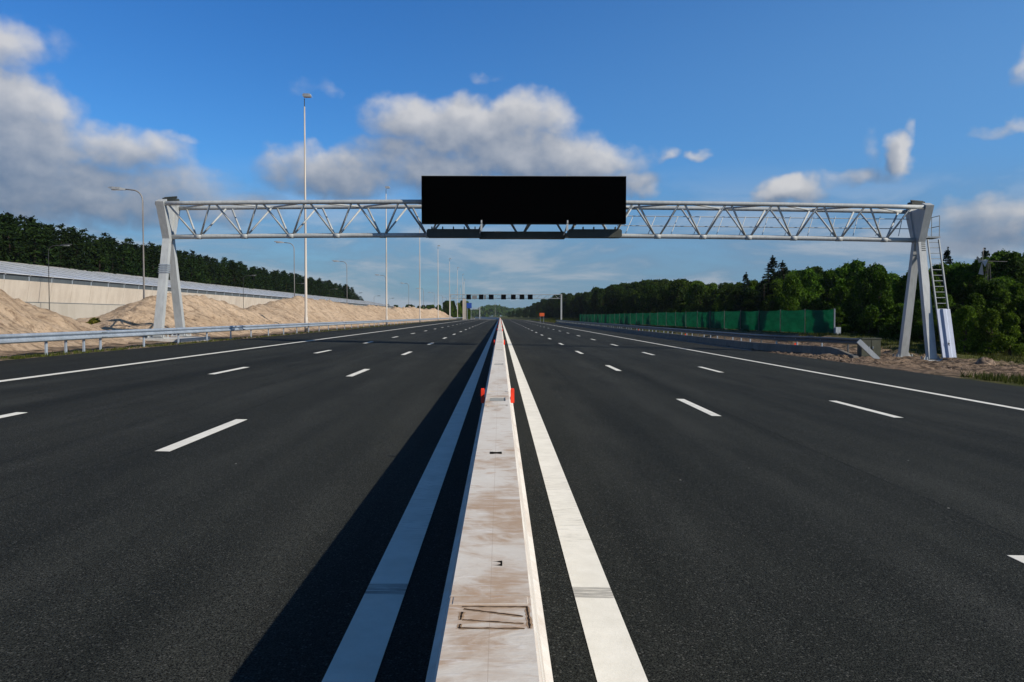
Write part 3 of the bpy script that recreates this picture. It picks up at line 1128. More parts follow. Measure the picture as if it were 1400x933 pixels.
for gx, side, zf, zn in ((GXL + 0.16, -1, 0.54, 0.58), (GXR + 0.14, 1, -0.62, -0.62)):
    zc = cam(GXL if side < 0 else GXR)
    wz = ZB - 0.12 + zc
    # legs
    for (yf, zz) in ((GY - 1.52, zf), (GY + 1.52, zn)):
        s = -1 if yf < GY else 1
        b = MB()
        b.taper((gx, GY + s * 0.18, wz + 0.15), (gx, yf, zz + 0.06), (0.36, 0.30), (0.42, 0.34), up=(0, 1, 0))
        lg = b.build('leg', M['steel'], gt)
        b = MB()
        b.box((gx, yf, zz + 0.03), (0.85, 0.70, 0.06))
        for dx in (-.38, .38):
            for dy in (-.28, .28):
                b.tube((gx + dx, yf + dy, zz + 0.05), (gx + dx, yf + dy, zz + 0.20), 0.045, n=6)
        for dx in (-0.27, 0.27):
            b.face((gx + dx * 1.0, yf - 0.05, zz + 0.06), (gx + dx * 1.7, yf - 0.05, zz + 0.06), (gx + dx, yf - 0.05, zz + 0.35))
        b.build('foot_plate', M['steel'], lg)
    # flared head: two arms and the web plate between them
    for (yt, s) in ((YF, -1), (YB_, 1)):
        b = MB()
        b.taper((gx, GY + s * 0.16, wz - 0.1), (gx, yt - s * 0.02, ZT + zc + 0.17), (0.36, 0.30), (0.42, 0.50), up=(0, 1, 0))
        b.build('head_arm', M['steel'], gt)
    b = MB()
    b.face((gx - .12, GY - .1, wz + .1), (gx - .12, GY + .1, wz + .1), (gx - .12, YB_, ZT + zc), (gx - .12, YF, ZT + zc))
    b.face((gx + .12, GY - .1, wz + .1), (gx + .12, GY + .1, wz + .1), (gx + .12, YB_, ZT + zc), (gx + .12, YF, ZT + zc))
    b.face((gx - .12, YF, ZT + zc), (gx - .12, YB_, ZT + zc), (gx + .12, YB_, ZT + zc), (gx + .12, YF, ZT + zc))
    b.build('head_web', M['steel'], gt)
    b = MB()
    b.cbox((gx - side * 0.1, GY + 0.1, ZT + zc + 0.33), (0.7, 0.5, 0.16), 0.03)  # small fitting on top of the gantry head
    b.tube((gx - side * 0.1, GY, ZT + zc + 0.15), (gx - side * 0.1, GY, ZT + zc + 0.30), 0.06)
    b.tube((gx - side * 0.5, GY - .1, ZT + zc + 0.45), (gx + side * 0.15, GY - .1, ZT + zc + 0.40), 0.05)
    b.build('head_fitting', M['steel_dark'], gt)
    # cable straps / step vents on the near leg
    b = MB()
    for k in range(5):
        z = (4.35 if side < 0 else 5.55) - 0.10 * k
        t = (wz + .15 - z) / (wz + .15 - zf)
        yy = GY - 0.18 - t * (1.52 - 0.18)
        if side < 0:
            b.box((gx, yy, z), (0.46, 0.42, 0.035))
        else:
            b.box((gx + 0.06, yy - 0.165, z), (0.20, 0.02, 0.03))
    b.build('strap' if side < 0 else 'step_slots', M['galv'] if side < 0 else M['steel_dark'], gt)

# service walkway with handrails inside the right part of the truss
b = MB()
for zz in (0.62, 1.14):
    b.tube((6.3, GY + 0.75, ZB + zz + 0.1), (GXR, GY + 0.75, ZB + zz - 0.05), 0.024, n=6)
for i in range(13):
    x = 6.6 + i * 1.22
    b.tube((x, GY + 0.05, ZB + 0.12), (x + 0.55, GY + 0.75, ZB + 1.22), 0.02, n=6)
b.build('handrail', M['steel'], gt)
b = MB()
b.box((1.15, GY - 0.10, ZB + 0.10), (4.5, 0.8, 0.34))
b.build('service_deck', M['steel_dark'], gt)
for xc in (-2.45, 4.85):
    b = MB()
    b.cbox((xc + .05, GY - 0.72, ZB + 0.13), (2.8, 0.62, 0.42), 0.07)
    for q in range(5):
        b.box((xc - 1.1 + q * .56, GY - 0.72, ZB + 0.40), (0.05, 0.3, 0.16))
    b.build('service_platform', M['steel_dark'], gt)

# ladder on the right side
LX0, LX1 = GXR + 0.50, GXR + 1.10
LTOP = Vector((0, 43.25, ZB - 0.1))
LBOT = Vector((0, 41.55, -0.46))
ld = MB()
for x in (LX0, LX1):
    ld.taper((x, LTOP.y, LTOP.z), (x, LBOT.y, LBOT.z), (0.055, 0.10), (0.055, 0.10))
ladder = ld.build('ladder', M['lad'], gt)
rg = MB()
for k in range(21):
    t = (k + .5) / 21
    p = LTOP.lerp(LBOT, t)
    rg.tube((LX0, p.y, p.z), (LX1, p.y, p.z), 0.020, n=6)
rg.build('rungs', M['lad'], ladder)
b = MB()
cg = [LX0 - 0.05, LX0 + 0.13, LX0 + 0.22, LX0 + 0.36, LX0 + 0.46, LX1 + 0.05]
dp = [0.0, 0.0, 0.10, 0.10, 0.0, 0.0]
pt, pb = LTOP.lerp(LBOT, 0.595), LTOP.lerp(LBOT, 0.995)
rows = []
for p in (pt, pb):
    rows.append([(x, p.y - 0.10 - d, p.z) for x, d in zip(cg, dp)])
for i in range(5):
    b.face(rows[0][i], rows[0][i + 1], rows[1][i + 1], rows[1][i])
back = [[(x, y + 0.03, z) for (x, y, z) in r_] for r_ in rows]
for i in range(5):
    b.face(back[0][i + 1], back[0][i], back[1][i], back[1][i + 1])
    b.face(rows[0][i], rows[0][i + 1], back[0][i + 1], back[0][i])
    b.face(rows[1][i], rows[1][i + 1], back[1][i + 1], back[1][i])
b.face(rows[0][0], rows[1][0], back[1][0], back[0][0])
b.face(rows[0][5], rows[1][5], back[1][5], back[0][5])
gd = b.build('climb_guard', M['ladder_guard'], ladder, fix=True)
b = MB()
pk = LTOP.lerp(LBOT, 0.88)
b.tube((LX0 + 0.29, pk.y - 0.23, pk.z), (LX0 + 0.29, pk.y - 0.19, pk.z), 0.035, n=8)
b.path([(LX0 + 0.29, pk.y - 0.235, pk.z + .16), (LX0 + 0.25, pk.y - 0.235, pk.z), (LX0 + 0.32, pk.y - 0.235, pk.z - 0.10)], [0.01, 0.01, 0.01], 6)
b.build('padlock', M['steel_dark'], ladder)
b = MB()
b.box((GXR + 0.66, 43.6, ZB + 0.02), (0.95, 0.9, 0.08))
b.tube((LX1, 43.2, ZB), (LX1, 43.2, ZB + 1.15), 0.025, n=6)
b.tube((LX1, 44.0, ZB), (LX1, 44.0, ZB + 1.15), 0.025, n=6)
b.tube((LX0 - 0.05, 43.2, ZB), (LX0 - 0.05, 43.2, ZB + 1.15), 0.025, n=6)
for zz in (0.6, 1.15):
    b.path([(LX0 - 0.05, 43.2, ZB + zz), (LX0 - .05, 44.0, ZB + zz), (LX1, 44.0, ZB + zz), (LX1, 43.2, ZB + zz)], [0.022] * 4, 6)
b.build('landing_rails', M['lad'], ladder)

# concrete pads
b = MB()
b.cbox((GXL + 0.3, GY, 0.41), (2.5, 4.1, 0.26), 0.03)
tag(b.build('concrete_pad', M['pad']), 'white concrete footing under the left gantry legs', 'footing')
b = MB()
b.cbox((GXR + 0.2, GY + 0.1, -0.73), (1.8, 4.2, 0.22), 0.03)
tag(b.build('concrete_pad', M['pad']), 'low concrete footing in the rubble under the right gantry legs', 'footing')

# display board
DX0, DX1 = -4.0, 6.42
DZ0, DZ1 = 6.40, 8.80
db = thing('display_board', (1.2, 42.0, DZ0), 'wide blank black electronic display board on the front gantry', 'display board')
b = MB()
b.box(((DX0 + DX1) / 2, 42.12, (DZ0 + DZ1) / 2), (DX1 - DX0, 0.50, DZ1 - DZ0))
b.build('casing', M['black_case'], db)
b = MB()
b.box(((DX0 + DX1) / 2, 41.862, (DZ0 + DZ1) / 2), (DX1 - DX0 - 0.10, 0.014, DZ1 - DZ0 - 0.10))
b.build('screen', M['black'], db)
b = MB()
b.box(((DX0 + DX1) / 2, 42.14, DZ1 + 0.012), (DX1 - DX0 + 0.02, 0.48, 0.02))
b.build('top_cap', M['steel'], db)
for x in (-0.96, 3.42):
    b = MB()
    b.box((x, 41.93, DZ0 - 0.15), (0.10, 0.12, 0.42))
    b.taper((x + .03, 41.95, DZ0), (x - .12, 42.6, DZ0 - 0.5), (0.07, 0.07), (0.07, 0.07))
    b.tube((x, 41.83, DZ0 + 0.02), (x, 41.83, DZ0 + 0.16), 0.04, n=8)
    b.build('bracket', M['steel'], db)
    b = MB()
    b.box((x, 42.1, DZ1 + 0.07), (0.05, 0.05, 0.1))
    b.build('lifting_eye', M['steel'], db)
b = MB()
b.tube((-0.3, 42.9, ZB + .25), (0.05, 42.9, ZB + .25), 0.02)
b.build('cable_end', M['lens'], db)

# ------------------------------------------------------------------ far gantry with lane signs
FY = 290.0
fz0, fz1 = 7.85, 9.2


def px2x(px, Y):
    return (px - VPX) / FPX * Y


def px2z(py, Y):
    return CAM_H + (VPY - py) / FPX * Y


fg = thing('sign_gantry', (px2x(767, FY), FY, 0.0), 'slim distant gantry carrying a row of black lane signs', 'gantry')
xl, xr = px2x(615.5, FY), px2x(767.5, FY)
for (yy, zz) in ((FY - .7, fz1), (FY + .7, fz1), (FY, fz0)):
    b = MB()
    b.tube((xl, yy, zz), (xr, yy, zz), 0.11, n=6)
    b.build('chord', M['steel'], fg)
for i in range(16):
    xa = xl + (xr - xl) * i / 16
    xb = xl + (xr - xl) * (i + 1) / 16
    b = MB()
    b.tube((xa, FY - .7, fz1), ((xa + xb) / 2, FY, fz0), 0.06, n=5)
    b.tube(((xa + xb) / 2, FY, fz0), (xb, FY - .7, fz1), 0.06, n=5)
    b.build('brace', M['steel'], fg)
for x, w in ((xr, 0.5), (xl, 0.4)):
    b = MB()
    b.taper((x, FY, fz1 + .1), (x, FY, 0.0), (w, w), (w * 1.05, w))
    b.build('leg', M['steel'], fg)
names = ['leftmost', 'second from the left', 'third from the left', 'middle one', 'third from the right', 'second from the right', 'rightmost']
for nm, (a, c) in zip(names, ((637.9, 644.1), (654.9, 661.1), (668.3, 675.0), (685.1, 691.8), (698.5, 705.0), (710.2, 716.8), (721.4, 728.1))):
    x0, x1 = px2x(a, FY), px2x(c, FY)
    z0, z1 = px2z(409.8, FY), px2z(403, FY)
    s = thing('lane_sign', ((x0 + x1) / 2, FY - 1.1, z0), 'black square lane sign on the far gantry, %s of the seven' % nm, 'lane sign', 'lane signs on the far gantry')
    b = MB()
    b.box(((x0 + x1) / 2, FY - 1.05, (z0 + z1) / 2), (x1 - x0, 0.4, z1 - z0))
    b.build('casing', M['black_case'], s)
    b = MB()
    b.box(((x0 + x1) / 2, FY - 1.262, (z0 + z1) / 2), ((x1 - x0) * .9, 0.02, (z1 - z0) * .9))
    b.build('screen', M['black'], s)
for (a, c, lab) in ((645.6, 652.2, 'grey panel right of the leftmost black lane sign on the far gantry'), (661.8, 664.5, 'narrow grey panel right of the second black lane sign on the far gantry')):
    x0, x1 = px2x(a, FY), px2x(c, FY)
    b = MB()
    b.box(((x0 + x1) / 2, FY - 0.95, px2z(406.8, FY)), (x1 - x0, 0.2, 1.3))
    b.box(((x0 + x1) / 2, FY - 0.80, px2z(406.8, FY)), (0.12, 0.12, 1.7))
    tag(b.build('grey_panel', M['grey_panel']), lab, 'panel')

# two stout posts beside the far gantry, the blue sign
for px_, w, lab in ((634.2, 0.85, 'broad pale post at the left end of the far gantry'), (636.8, 0.35, 'slim pale post beside the broad one at the left end of the far gantry')):
    Y = 300.0
    x = px2x(px_, Y)
    b = MB()
    b.taper((x, Y, px2z(409, Y)), (x, Y, 0.2), (w, 0.4), (w, 0.4))
    b.box((x, Y, 0.3), (w + .4, 0.8, 0.2))
    tag(b.build('support_post', M['mast']), lab, 'post')
Y = 305.0
s = thing('road_sign', (px2x(641.5, Y), Y, 0.3), 'blue rectangular motorway sign below the far gantry', 'road sign')
b = MB()
b.cbox((px2x(641.5, Y), Y, px2z(418.0, Y)), (1.85, 0.08, 1.95), 0.03)
b.build('sign_board', M['blue'], s)
for dx in (-0.7, 0.7):
    b = MB()
    b.tube((px2x(641.5, Y) + dx, Y + .1, 0.3), (px2x(641.5, Y) + dx, Y + .1, px2z(415, Y)), 0.06)
    b.build('post', M['galv'], s)
# third, even farther gantry
Y = 430.0
s = thing('sign_gantry', (px2x(655, Y), Y, 0.2), 'tiny half hidden gantry beyond the blue sign', 'gantry')
b = MB()
b.taper((px2x(656, Y), Y, px2z(419.5, Y)), (px2x(656, Y), Y, 0.0), (0.45, 0.45), (0.5, 0.45))
b.build('leg', M['steel'], s)
b = MB()
for zz in (421.5, 423.0):
    b.tube((px2x(640, Y), Y, px2z(zz, Y)), (px2x(656, Y), Y, px2z(zz, Y)), 0.13)
b.build('beam', M['steel'], s)

# orange sign on the right verge
Y = 240.0
ox = px2x(741, Y)
gz = ground_z(ox, Y)
s = thing('road_sign', (ox, Y, gz), 'orange works sign standing on the grass verge before the dark wood', 'road sign')
b = MB()
b.cbox((ox, Y, px2z(430.4, Y)), (1.40, 0.08, 0.95), 0.03)
b.build('sign_board', M['orange'], s)
for dx in (-0.5, 0.5):
    b = MB()
    b.tube((ox + dx, Y + .09, gz - .1), (ox + dx, Y + .09, px2z(429.5, Y)), 0.035)
    b.build('post', M['galv'], s)

# ------------------------------------------------------------------ green fence
F0, F1 = Vector((26.5, 64.6)), Vector((21.9, 226.0))
L = (F1 - F0).length
fn = thing('screen_fence', (F0.x, F0.y, 0.1), 'long site fence hung with dark green sheeting in front of the wood', 'fence')
npan = 28
for i in range(npan):
    a = F0.lerp(F1, i / npan)
    c = F0.lerp(F1, (i + 1) / npan)
    m = MB()
    nxp, nzp = 14, 7
    sag = rnd.uniform(0.02, 0.10)
    zb0 = max(0.08, ground_z(a.x, a.y) + 0.06)
    for k in range(nzp + 1):
        for j in range(nxp + 1):
            t = j / nxp
            p = a.lerp(c, 0.01 + 0.98 * t)
            z = zb0 + 2.0 * k / nzp
            bel = 0.10 * math.sin(math.pi * t) * math.sin(math.pi * k / nzp) * (0.4 + 0.8 * ((i * 37) % 10) / 10)
            w = 0.06 * mnoise.fractal((p.x * .8, p.y * .8, z * 2.6), 1.0, 2.0, 4)
            zz = z - (sag * math.sin(math.pi * t) if k == nzp else 0)
            m.v.append((p.x - bel + w, p.y, zz))
    for k in range(nzp):
        for j in range(nxp):
            q = k * (nxp + 1) + j
            m.f.append((q, q + 1, q + nxp + 2, q + nxp + 1))
    o = m.build('green_sheet', M['sheet'], fn, smooth=True)
    b = MB()
    b.tube((a.x - 0.05, a.y, zb0 - 0.1), (a.x - 0.05, a.y, zb0 + 2.08), 0.032, n=6)
    b.box((a.x, a.y, zb0 - 0.06), (0.55, 0.22, 0.13))
    b.build('post', M['galv_dark'], fn)
b = MB()
b.tube((F0.x, F0.y, 0.0), (F0.x, F0.y, 2.25), 0.045)
b.box((F0.x + 0.25, F0.y, 0.4), (0.4, 0.3, 0.8))
b.build('end_post', M['galv'], fn)

# ------------------------------------------------------------------ cabinet, rubble, windpump
cx, cy = 20.3, 44.8
cz = ground_z(cx, cy) - 0.03
s = thing('utility_cabinet', (cx, cy, cz), 'olive green utility cabinet between the rail end and the right gantry leg', 'utility cabinet')
b = MB()
b.cbox((cx, cy, cz + 0.56), (1.08, 0.5, 1.0), 0.015)
b.build('housing', M['cabinet'], s)
b = MB()
b.cbox((cx, cy, cz + 1.09), (1.14, 0.58, 0.06), 0.015)
b.build('roof', M['cabinet'], s)
for dx in (-0.27, 0.27):
    b = MB()
    b.box((cx + dx, cy - 0.262, cz + 0.58), (0.50, 0.02, 0.88))
    d = b.build('door', M['cabinet'], s)
    b = MB()
    b.box((cx + dx * 0.35, cy - 0.285, cz + 0.6), (0.03, 0.03, 0.14))
    b.build('handle', M['galv'], d)
b = MB()
b.box((cx, cy, cz + 0.03), (1.2, 0.6, 0.1))
b.build('base', M['pad'], s)


def rock_mesh(m, c, s, seed):
    rr = random.Random(seed)
    n0 = len(m.v)
    seg, rings = 7, 4
    rot = rr.random() * 6
    for i in range(rings + 1):
        ph = math.pi * i / rings
        for j in range(seg):
            th = 2 * math.pi * j / seg + rot
            k = 0.7 + 0.6 * rr.random()
            m.v.append((c[0] + s[0] * k * math.sin(ph) * math.cos(th), c[1] + s[1] * k * math.sin(ph) * math.sin(th), c[2] + s[2] * k * math.cos(ph)))
    for i in range(rings):
        for j in range(seg):
            j2 = (j + 1) % seg
            m.f.append((n0 + i * seg + j, n0 + i * seg + j2, n0 + (i + 1) * seg + j2, n0 + (i + 1) * seg + j))


m = MB()
for i in range(2600):
    y = rnd.uniform(34.5, 62) if i % 3 else rnd.uniform(35, 46)
    x = rnd.uniform(15.2, 25.5)
    sz = 0.018 + 0.065 * rnd.random() ** 4
    rock_mesh(m, (x, y, ground_z(x, y) + 0.02 + sz * .2), (sz * rnd.uniform(.8, 1.8), sz, sz * .7), i)
tag(m.build('rubble', M['rock'], smooth=False), 'loose stones and clods strewn over the dirt by the right shoulder', 'rubble', kind='stuff')
for i, (x, y, sz, lab) in enumerate(((22.6, 37.6, 0.42, 'pinkish lump of spoil on the dirt below the ladder guard'), (24.6, 36.0, 0.48, 'pinkish lump of spoil on the dirt near the right picture edge'),
                                     (16.9, 40.1, 0.22, 'dark clod on the dirt below the sloping rail end'), (20.6, 35.6, 0.18, 'small dark clod at the asphalt edge'))):
    m = MB()
    for k in range(5):
        rock_mesh(m, (x + rnd.uniform(-.5, .5) * sz * 1.6, y + rnd.uniform(-.5, .5) * sz * 1.6, ground_z(x, y) + sz * .25), (sz * .8, sz * .8, sz * .55), 50 + i * 7 + k)
    tag(m.build('spoil_lump', M['rock'] if i < 2 else M['ground'], smooth=True), lab, 'spoil lump')

Y = 55.0
wx, wz_ = px2x(1352.5, Y), px2z(357, Y)
s = thing('wind_pump', (wx, Y, 0.3), 'small metal wind pump rising between the trees at the right edge', 'wind pump')
b = MB()
for dx, dy in ((-.4, -.4), (.4, -.4), (.4, .4), (-.4, .4)):
    b.tube((wx + dx, Y + dy, 0.2), (wx + dx * .12 + .15, Y + dy * .12, wz_ - 0.1), 0.018, n=5)
b.build('tower', M['lamp_dark'], s)
ax = Vector((-0.93, 0.22, 0)).normalized()
u = Vector((-ax.y, ax.x, 0))
w_ = Vector((0, 0, 1))
c = Vector((wx, Y, wz_)) + ax * 0.25
for k in range(4):
    t = R(78 + 90 * k)
    d = u * math.cos(t) + w_ * math.sin(t)
    e = d.cross(ax)
    b = MB()
    pa, pb = c + d * 0.10, c + d * 0.90
    q = [pa - e * .05, pa + e * .05, pb + e * .24 + ax * .08, pb - e * .24 - ax * .08]
    b.face(*q)
    b.face(*[p + ax * 0.02 for p in reversed(q)])
    b.tube(c, pb, 0.02, n=5)
    b.build('blade', M['mast'], s)
b = MB()
b.tube(c - ax * 0.3, c - ax * 0.3 + Vector((1.6, 0.4, 0)), 0.02, n=5)
b.build('tail_boom', M['lamp_dark'], s)
b = MB()
b.cbox(tuple(c - ax * 0.15), (0.2, 0.2, 0.2), 0.04)
b.build('hub', M['galv'], s)

# ------------------------------------------------------------------ vegetation
def quad_leaf(m, p, nrm, s, rr, asp=1.0):
    nrm = nrm.normalized()
    a = nrm.cross(Vector((rr.uniform(-1, 1), rr.uniform(-1, 1), rr.uniform(-1, 1))))
    if a.length < 1e-3:
        return
    a.normalize()
    b_ = nrm.cross(a)
    a *= s * asp
    b_ *= s
    n0 = len(m.v)
    bend = nrm * s * 0.25
    m.v.extend([tuple(p - a), tuple(p - b_ * .6 + bend), tuple(p + a), tuple(p + b_ * .6 + bend)])
    m.f.append((n0, n0 + 1, n0 + 2, n0 + 3))


def rvec(rr):
    while True:
        v = Vector((rr.uniform(-1, 1), rr.uniform(-1, 1), rr.uniform(-1, 1)))
        if 0.05 < v.length < 1:
            return v.normalized()


def trunk_mesh(h, r, rr, limbs=5, spread=1.6):
    b = MB()
    pts, rs = [], []
    x = y = 0.0
    for i in range(7):
        t = i / 6
        pts.append((x, y, -0.3 + (h * 0.9 + 0.3) * t))
        rs.append(r * (1 - 0.8 * t) + 0.01)
        x += rr.uniform(-.05, .05) * h * .3
        y += rr.uniform(-.05, .05) * h * .3
    b.path(pts, rs, 7)
    for i in range(limbs):
        k = rr.randint(2, 5)
        p = Vector(pts[k])
        a = rr.uniform(0, 6.28)
        q = p + Vector((math.cos(a) * spread, math.sin(a) * spread, spread * rr.uniform(.4, 1)))
        mid = p.lerp(q, .5) + Vector((0, 0, .12))
        b.path([p, mid, q], [rs[k] * .5, rs[k] * .3, 0.015], 5)
    return b


def make_broadleaf(seed, h, w, lobes, clumps, leaf, mat, low=0.12):
    rr = random.Random(seed)
    r = thing('broadleaf_tree', (0, 0, 0), '', 'tree')
    trunk_mesh(h, 0.05 * h ** .8, rr, 5, w * .5).build('trunk', M['bark'], r)
    m = MB()
    L_ = []
    for i in range(lobes):
        t = i / max(1, lobes - 1)
        z = h * (low + 0.08 + (0.90 - low) * (t ** 0.9)) - 0.12 * h
        env = math.sin(math.pi * min(1, 0.18 + 0.74 * (1 - abs(t - .4) * 1.1)) / 1.0 * .5)
        rad = w * env * rr.uniform(.25, .7) * (1 - .45 * t)
        a = rr.uniform(0, 6.28)
        L_.append((Vector((math.cos(a) * rad, math.sin(a) * rad, z)), w * rr.uniform(.30, .48) * (1 - .35 * t)))
    L_.append((Vector((rr.uniform(-.1, .1) * w, rr.uniform(-.1, .1) * w, h * .86)), w * .26))
    for c, rad in L_:
        for k in range(clumps):
            d = rvec(rr)
            if d.z < -.5 and rr.random() < .6:
                d.z *= -1
            rs = rad * (1.0 - 0.45 * rr.random() ** 1.7) * (1 + 0.22 * mnoise.noise(tuple(d * 2.3 + c)))
            p = c + Vector((d.x, d.y, d.z * .85)) * rs
            if p.z < 0.08:
                p.z = rr.uniform(.05, .4)
            for q in range(5):
                pp = p + rvec(rr) * leaf * 1.5 * rr.random()
                quad_leaf(m, pp, d * .7 + rvec(rr) + Vector((0, 0, .35)), leaf * rr.uniform(.6, 1.15), rr)
    m.build('crown', mat, r, fix=False)
    return r


def make_pine(seed, h, w, mat):
    rr = random.Random(seed)
    r = thing('pine_tree', (0, 0, 0), '', 'tree')
    trunk_mesh(h * .9, 0.013 * h, rr, 4, w * .4).build('trunk', M['bark_dark'], r)
    m = MB()
    n_ = 54
    for i in range(n_):
        t = (i + rr.random()) / n_
        z = h * (0.08 + 0.90 * t)
        rad = w * (0.5 + 0.5 * math.sin(min(1, t * 2.2) * math.pi * .5)) * (1 - t) ** .55 + 0.08
        nb_ = rr.randint(4, 6)
        a0 = rr.uniform(0, 6.28)
        for b_ in range(nb_):
            a = a0 + 6.28 * b_ / nb_ + rr.uniform(-.4, .4)
            L_ = rad * rr.uniform(.65, 1.12)
            c = Vector((math.cos(a) * L_, math.sin(a) * L_, z + rr.uniform(-.2, .4)))
            for q in range(7):
                rv = rvec(rr)
                pp = c + Vector((rv.x * .5, rv.y * .5, rv.z * .4)) * (1 - .45 * t) * rr.random() * 1.5 - Vector((c.x, c.y, 0)) * rr.random() * .45
                quad_leaf(m, pp, Vector((math.cos(a), math.sin(a), .7)) * .6 + rvec(rr), rr.uniform(.13, .30) * (1 - .35 * t), rr, 1.25)
    m.build('crown', mat, r, fix=False)
    return r


def make_spruce(seed, h, w):
    rr = random.Random(seed)
    r = thing('spruce_tree', (0, 0, 0), '', 'tree')
    trunk_mesh(h, 0.016 * h, rr, 0).build('trunk', M['bark'], r)
    m = MB()
    lev = 26
    for i in range(lev):
        t = i / lev
        z = h * (0.10 + 0.89 * t)
        rad = w * (1 - t) ** .85 + .08
        for b_ in range(7):
            a = rr.uniform(0, 6.28)
            L_ = rad * rr.uniform(.55, 1.15)
            steps = max(2, int(L_ / .22))
            for s_ in range(steps):
                f = (s_ + 1) / steps
                p = Vector((math.cos(a) * L_ * f, math.sin(a) * L_ * f, z - .28 * L_ * f + .22 * L_ * f * f))
                for q in range(3):
                    quad_leaf(m, p + rvec(rr) * .13, Vector((0, 0, 1)) + rvec(rr) * .9, rr.uniform(.09, .19), rr, 1.5)
    for q in range(20):
        quad_leaf(m, Vector((0, 0, h * (0.95 + .06 * rr.random()))), rvec(rr), .1, rr, 1.4)
    m.build('crown', M['spruce'], r, fix=False)
    return r


broad = [make_broadleaf(11, 8.0, 3.6, 13, 150, 0.17, M['leaf']), make_broadleaf(12, 8.0, 3.4, 12, 150, 0.16, M['leaf_light']),
         make_broadleaf(13, 8.0, 3.2, 14, 140, 0.17, M['leaf']), make_broadleaf(14, 8.0, 3.9, 15, 140, 0.17, M['leaf']),
         make_broadleaf(15, 8.0, 3.0, 11, 150, 0.16, M['leaf_light'])]
pines = [make_pine(21 + i, 13.0, w, M['pine']) for i, w in enumerate((2.5, 2.9, 2.2, 2.7, 3.1))]
spruces = [make_spruce(31, 10.0, 1.9), make_spruce(32, 10.0, 1.6)]
PROTO = broad + pines + spruces
used = set()


def place(proto, x, y, z, h_scale, w_scale=None, label='', group='', rz_=None):
    w_scale = w_scale or h_scale
    a = rnd.uniform(0, 6.28) if rz_ is None else rz_
    if proto.name not in used:
        used.add(proto.name)
        proto.location = (x, y, z)
        proto.rotation_euler = (0, 0, a)
        proto.scale = (w_scale, w_scale, h_scale)
        proto['label'] = label
        if group:
            proto['group'] = group
        return proto
    o = dup(proto, (x, y, z), a, (w_scale, w_scale, h_scale), label, group or None)
    if not group and 'group' in o:
        del o['group']
    return o


# left pine wood on the bank behind the sound wall
gp_ = 'pines of the wood above the sound wall'
npine = 0
for row, (x0, dz) in enumerate(((-71.5, 0.0), (-76, 1.2), (-81, 2.2))):
    y = 92.0 + row * 2.0
    while y < 425 - row * 6:
        h = 13.0 + 1.3 * mnoise.noise((y * .03, row, 0)) + rnd.uniform(-0.7, 0.6)
        h -= 4.5 * sm(375, 425, y)
        place(rnd.choice(pines), x0 + rnd.uniform(-1.4, 1.4) - 3 * sm(90, 130, 0), y, 2.6 + dz, h / 13.0, 1.4 * h / 13.0 * rnd.uniform(.95, 1.25), 'dark green pine in the dense wood on the bank above the sound wall', gp_)
        npine += 1
        y += (2.8 if row < 1 else 3.8) * rnd.uniform(.75, 1.25) * (1 + 0.5 * sm(150, 300, y))
bk = MB()
for i, y in enumerate(lin(70, 440, 74)):
    for (x, z) in ((-68.8, 0.3), (-70.5, 3.0), (-90, 5.4), (-120, 6.0), (-160, 0.0)):
        f = 1 - sm(410, 440, y)
        bk.v.append((x, y, 0.2 + (z * f) + .2 * mnoise.noise((x, y * .1, 0))))
for j in range(74):
    for i in range(4):
        a = j * 5 + i
        bk.f.append((a, a + 1, a + 6, a + 5))
tag(bk.build('hill', M['ground'], smooth=True), 'wooded bank behind the sound wall', 'hill', kind='structure')

# far-left trees beyond the end of the sound wall
for i in range(22):
    px_ = rnd.uniform(530, 603)
    Y = rnd.uniform(440, 520)
    h = (VPY - (414.5 + 5 * abs(rnd.gauss(0, .5)))) / FPX * Y + 1.2
    place(rnd.choice(broad), px2x(px_, Y), Y, 0.2, h / 8.0, h / 8.0 * rnd.uniform(1.0, 1.3), 'dark tree in the low clump beyond the end of the sound wall', 'trees beyond the sound wall')
for i in range(14):
    px_ = rnd.uniform(609, 640)
    Y = rnd.uniform(318, 380)
    h = (VPY - (409 + 6 * abs(rnd.gauss(0, .6)))) / FPX * Y + 1.3
    place(rnd.choice(broad), px2x(px_, Y), Y, 0.2, h / 8.0, h / 8.0 * rnd.uniform(.7, 1.0), 'dark tree in the clump behind the left end of the far gantry', 'trees at the far gantry')


# right wood
def top_px(px_):
    pts = [(690, 425), (706, 421), (730, 414), (745, 407), (765, 402), (800, 400), (820, 393), (840, 389), (875, 384), (910, 379), (960, 382), (985, 388), (1005, 388), (1030, 384), (1060, 374), (1085, 368), (1110, 364), (1130, 372),
           (1150, 358), (1165, 353), (1200, 362), (1230, 376), (1255, 372), (1285, 360), (1310, 358), (1330, 360), (1350, 352), (1370, 345), (1400, 344), (1500, 335), (1700, 320)]
    for (a, za), (b_, zb) in zip(pts, pts[1:]):
        if a <= px_ <= b_:
            return za + (zb - za) * (px_ - a) / (b_ - a)
    return pts[-1][1]


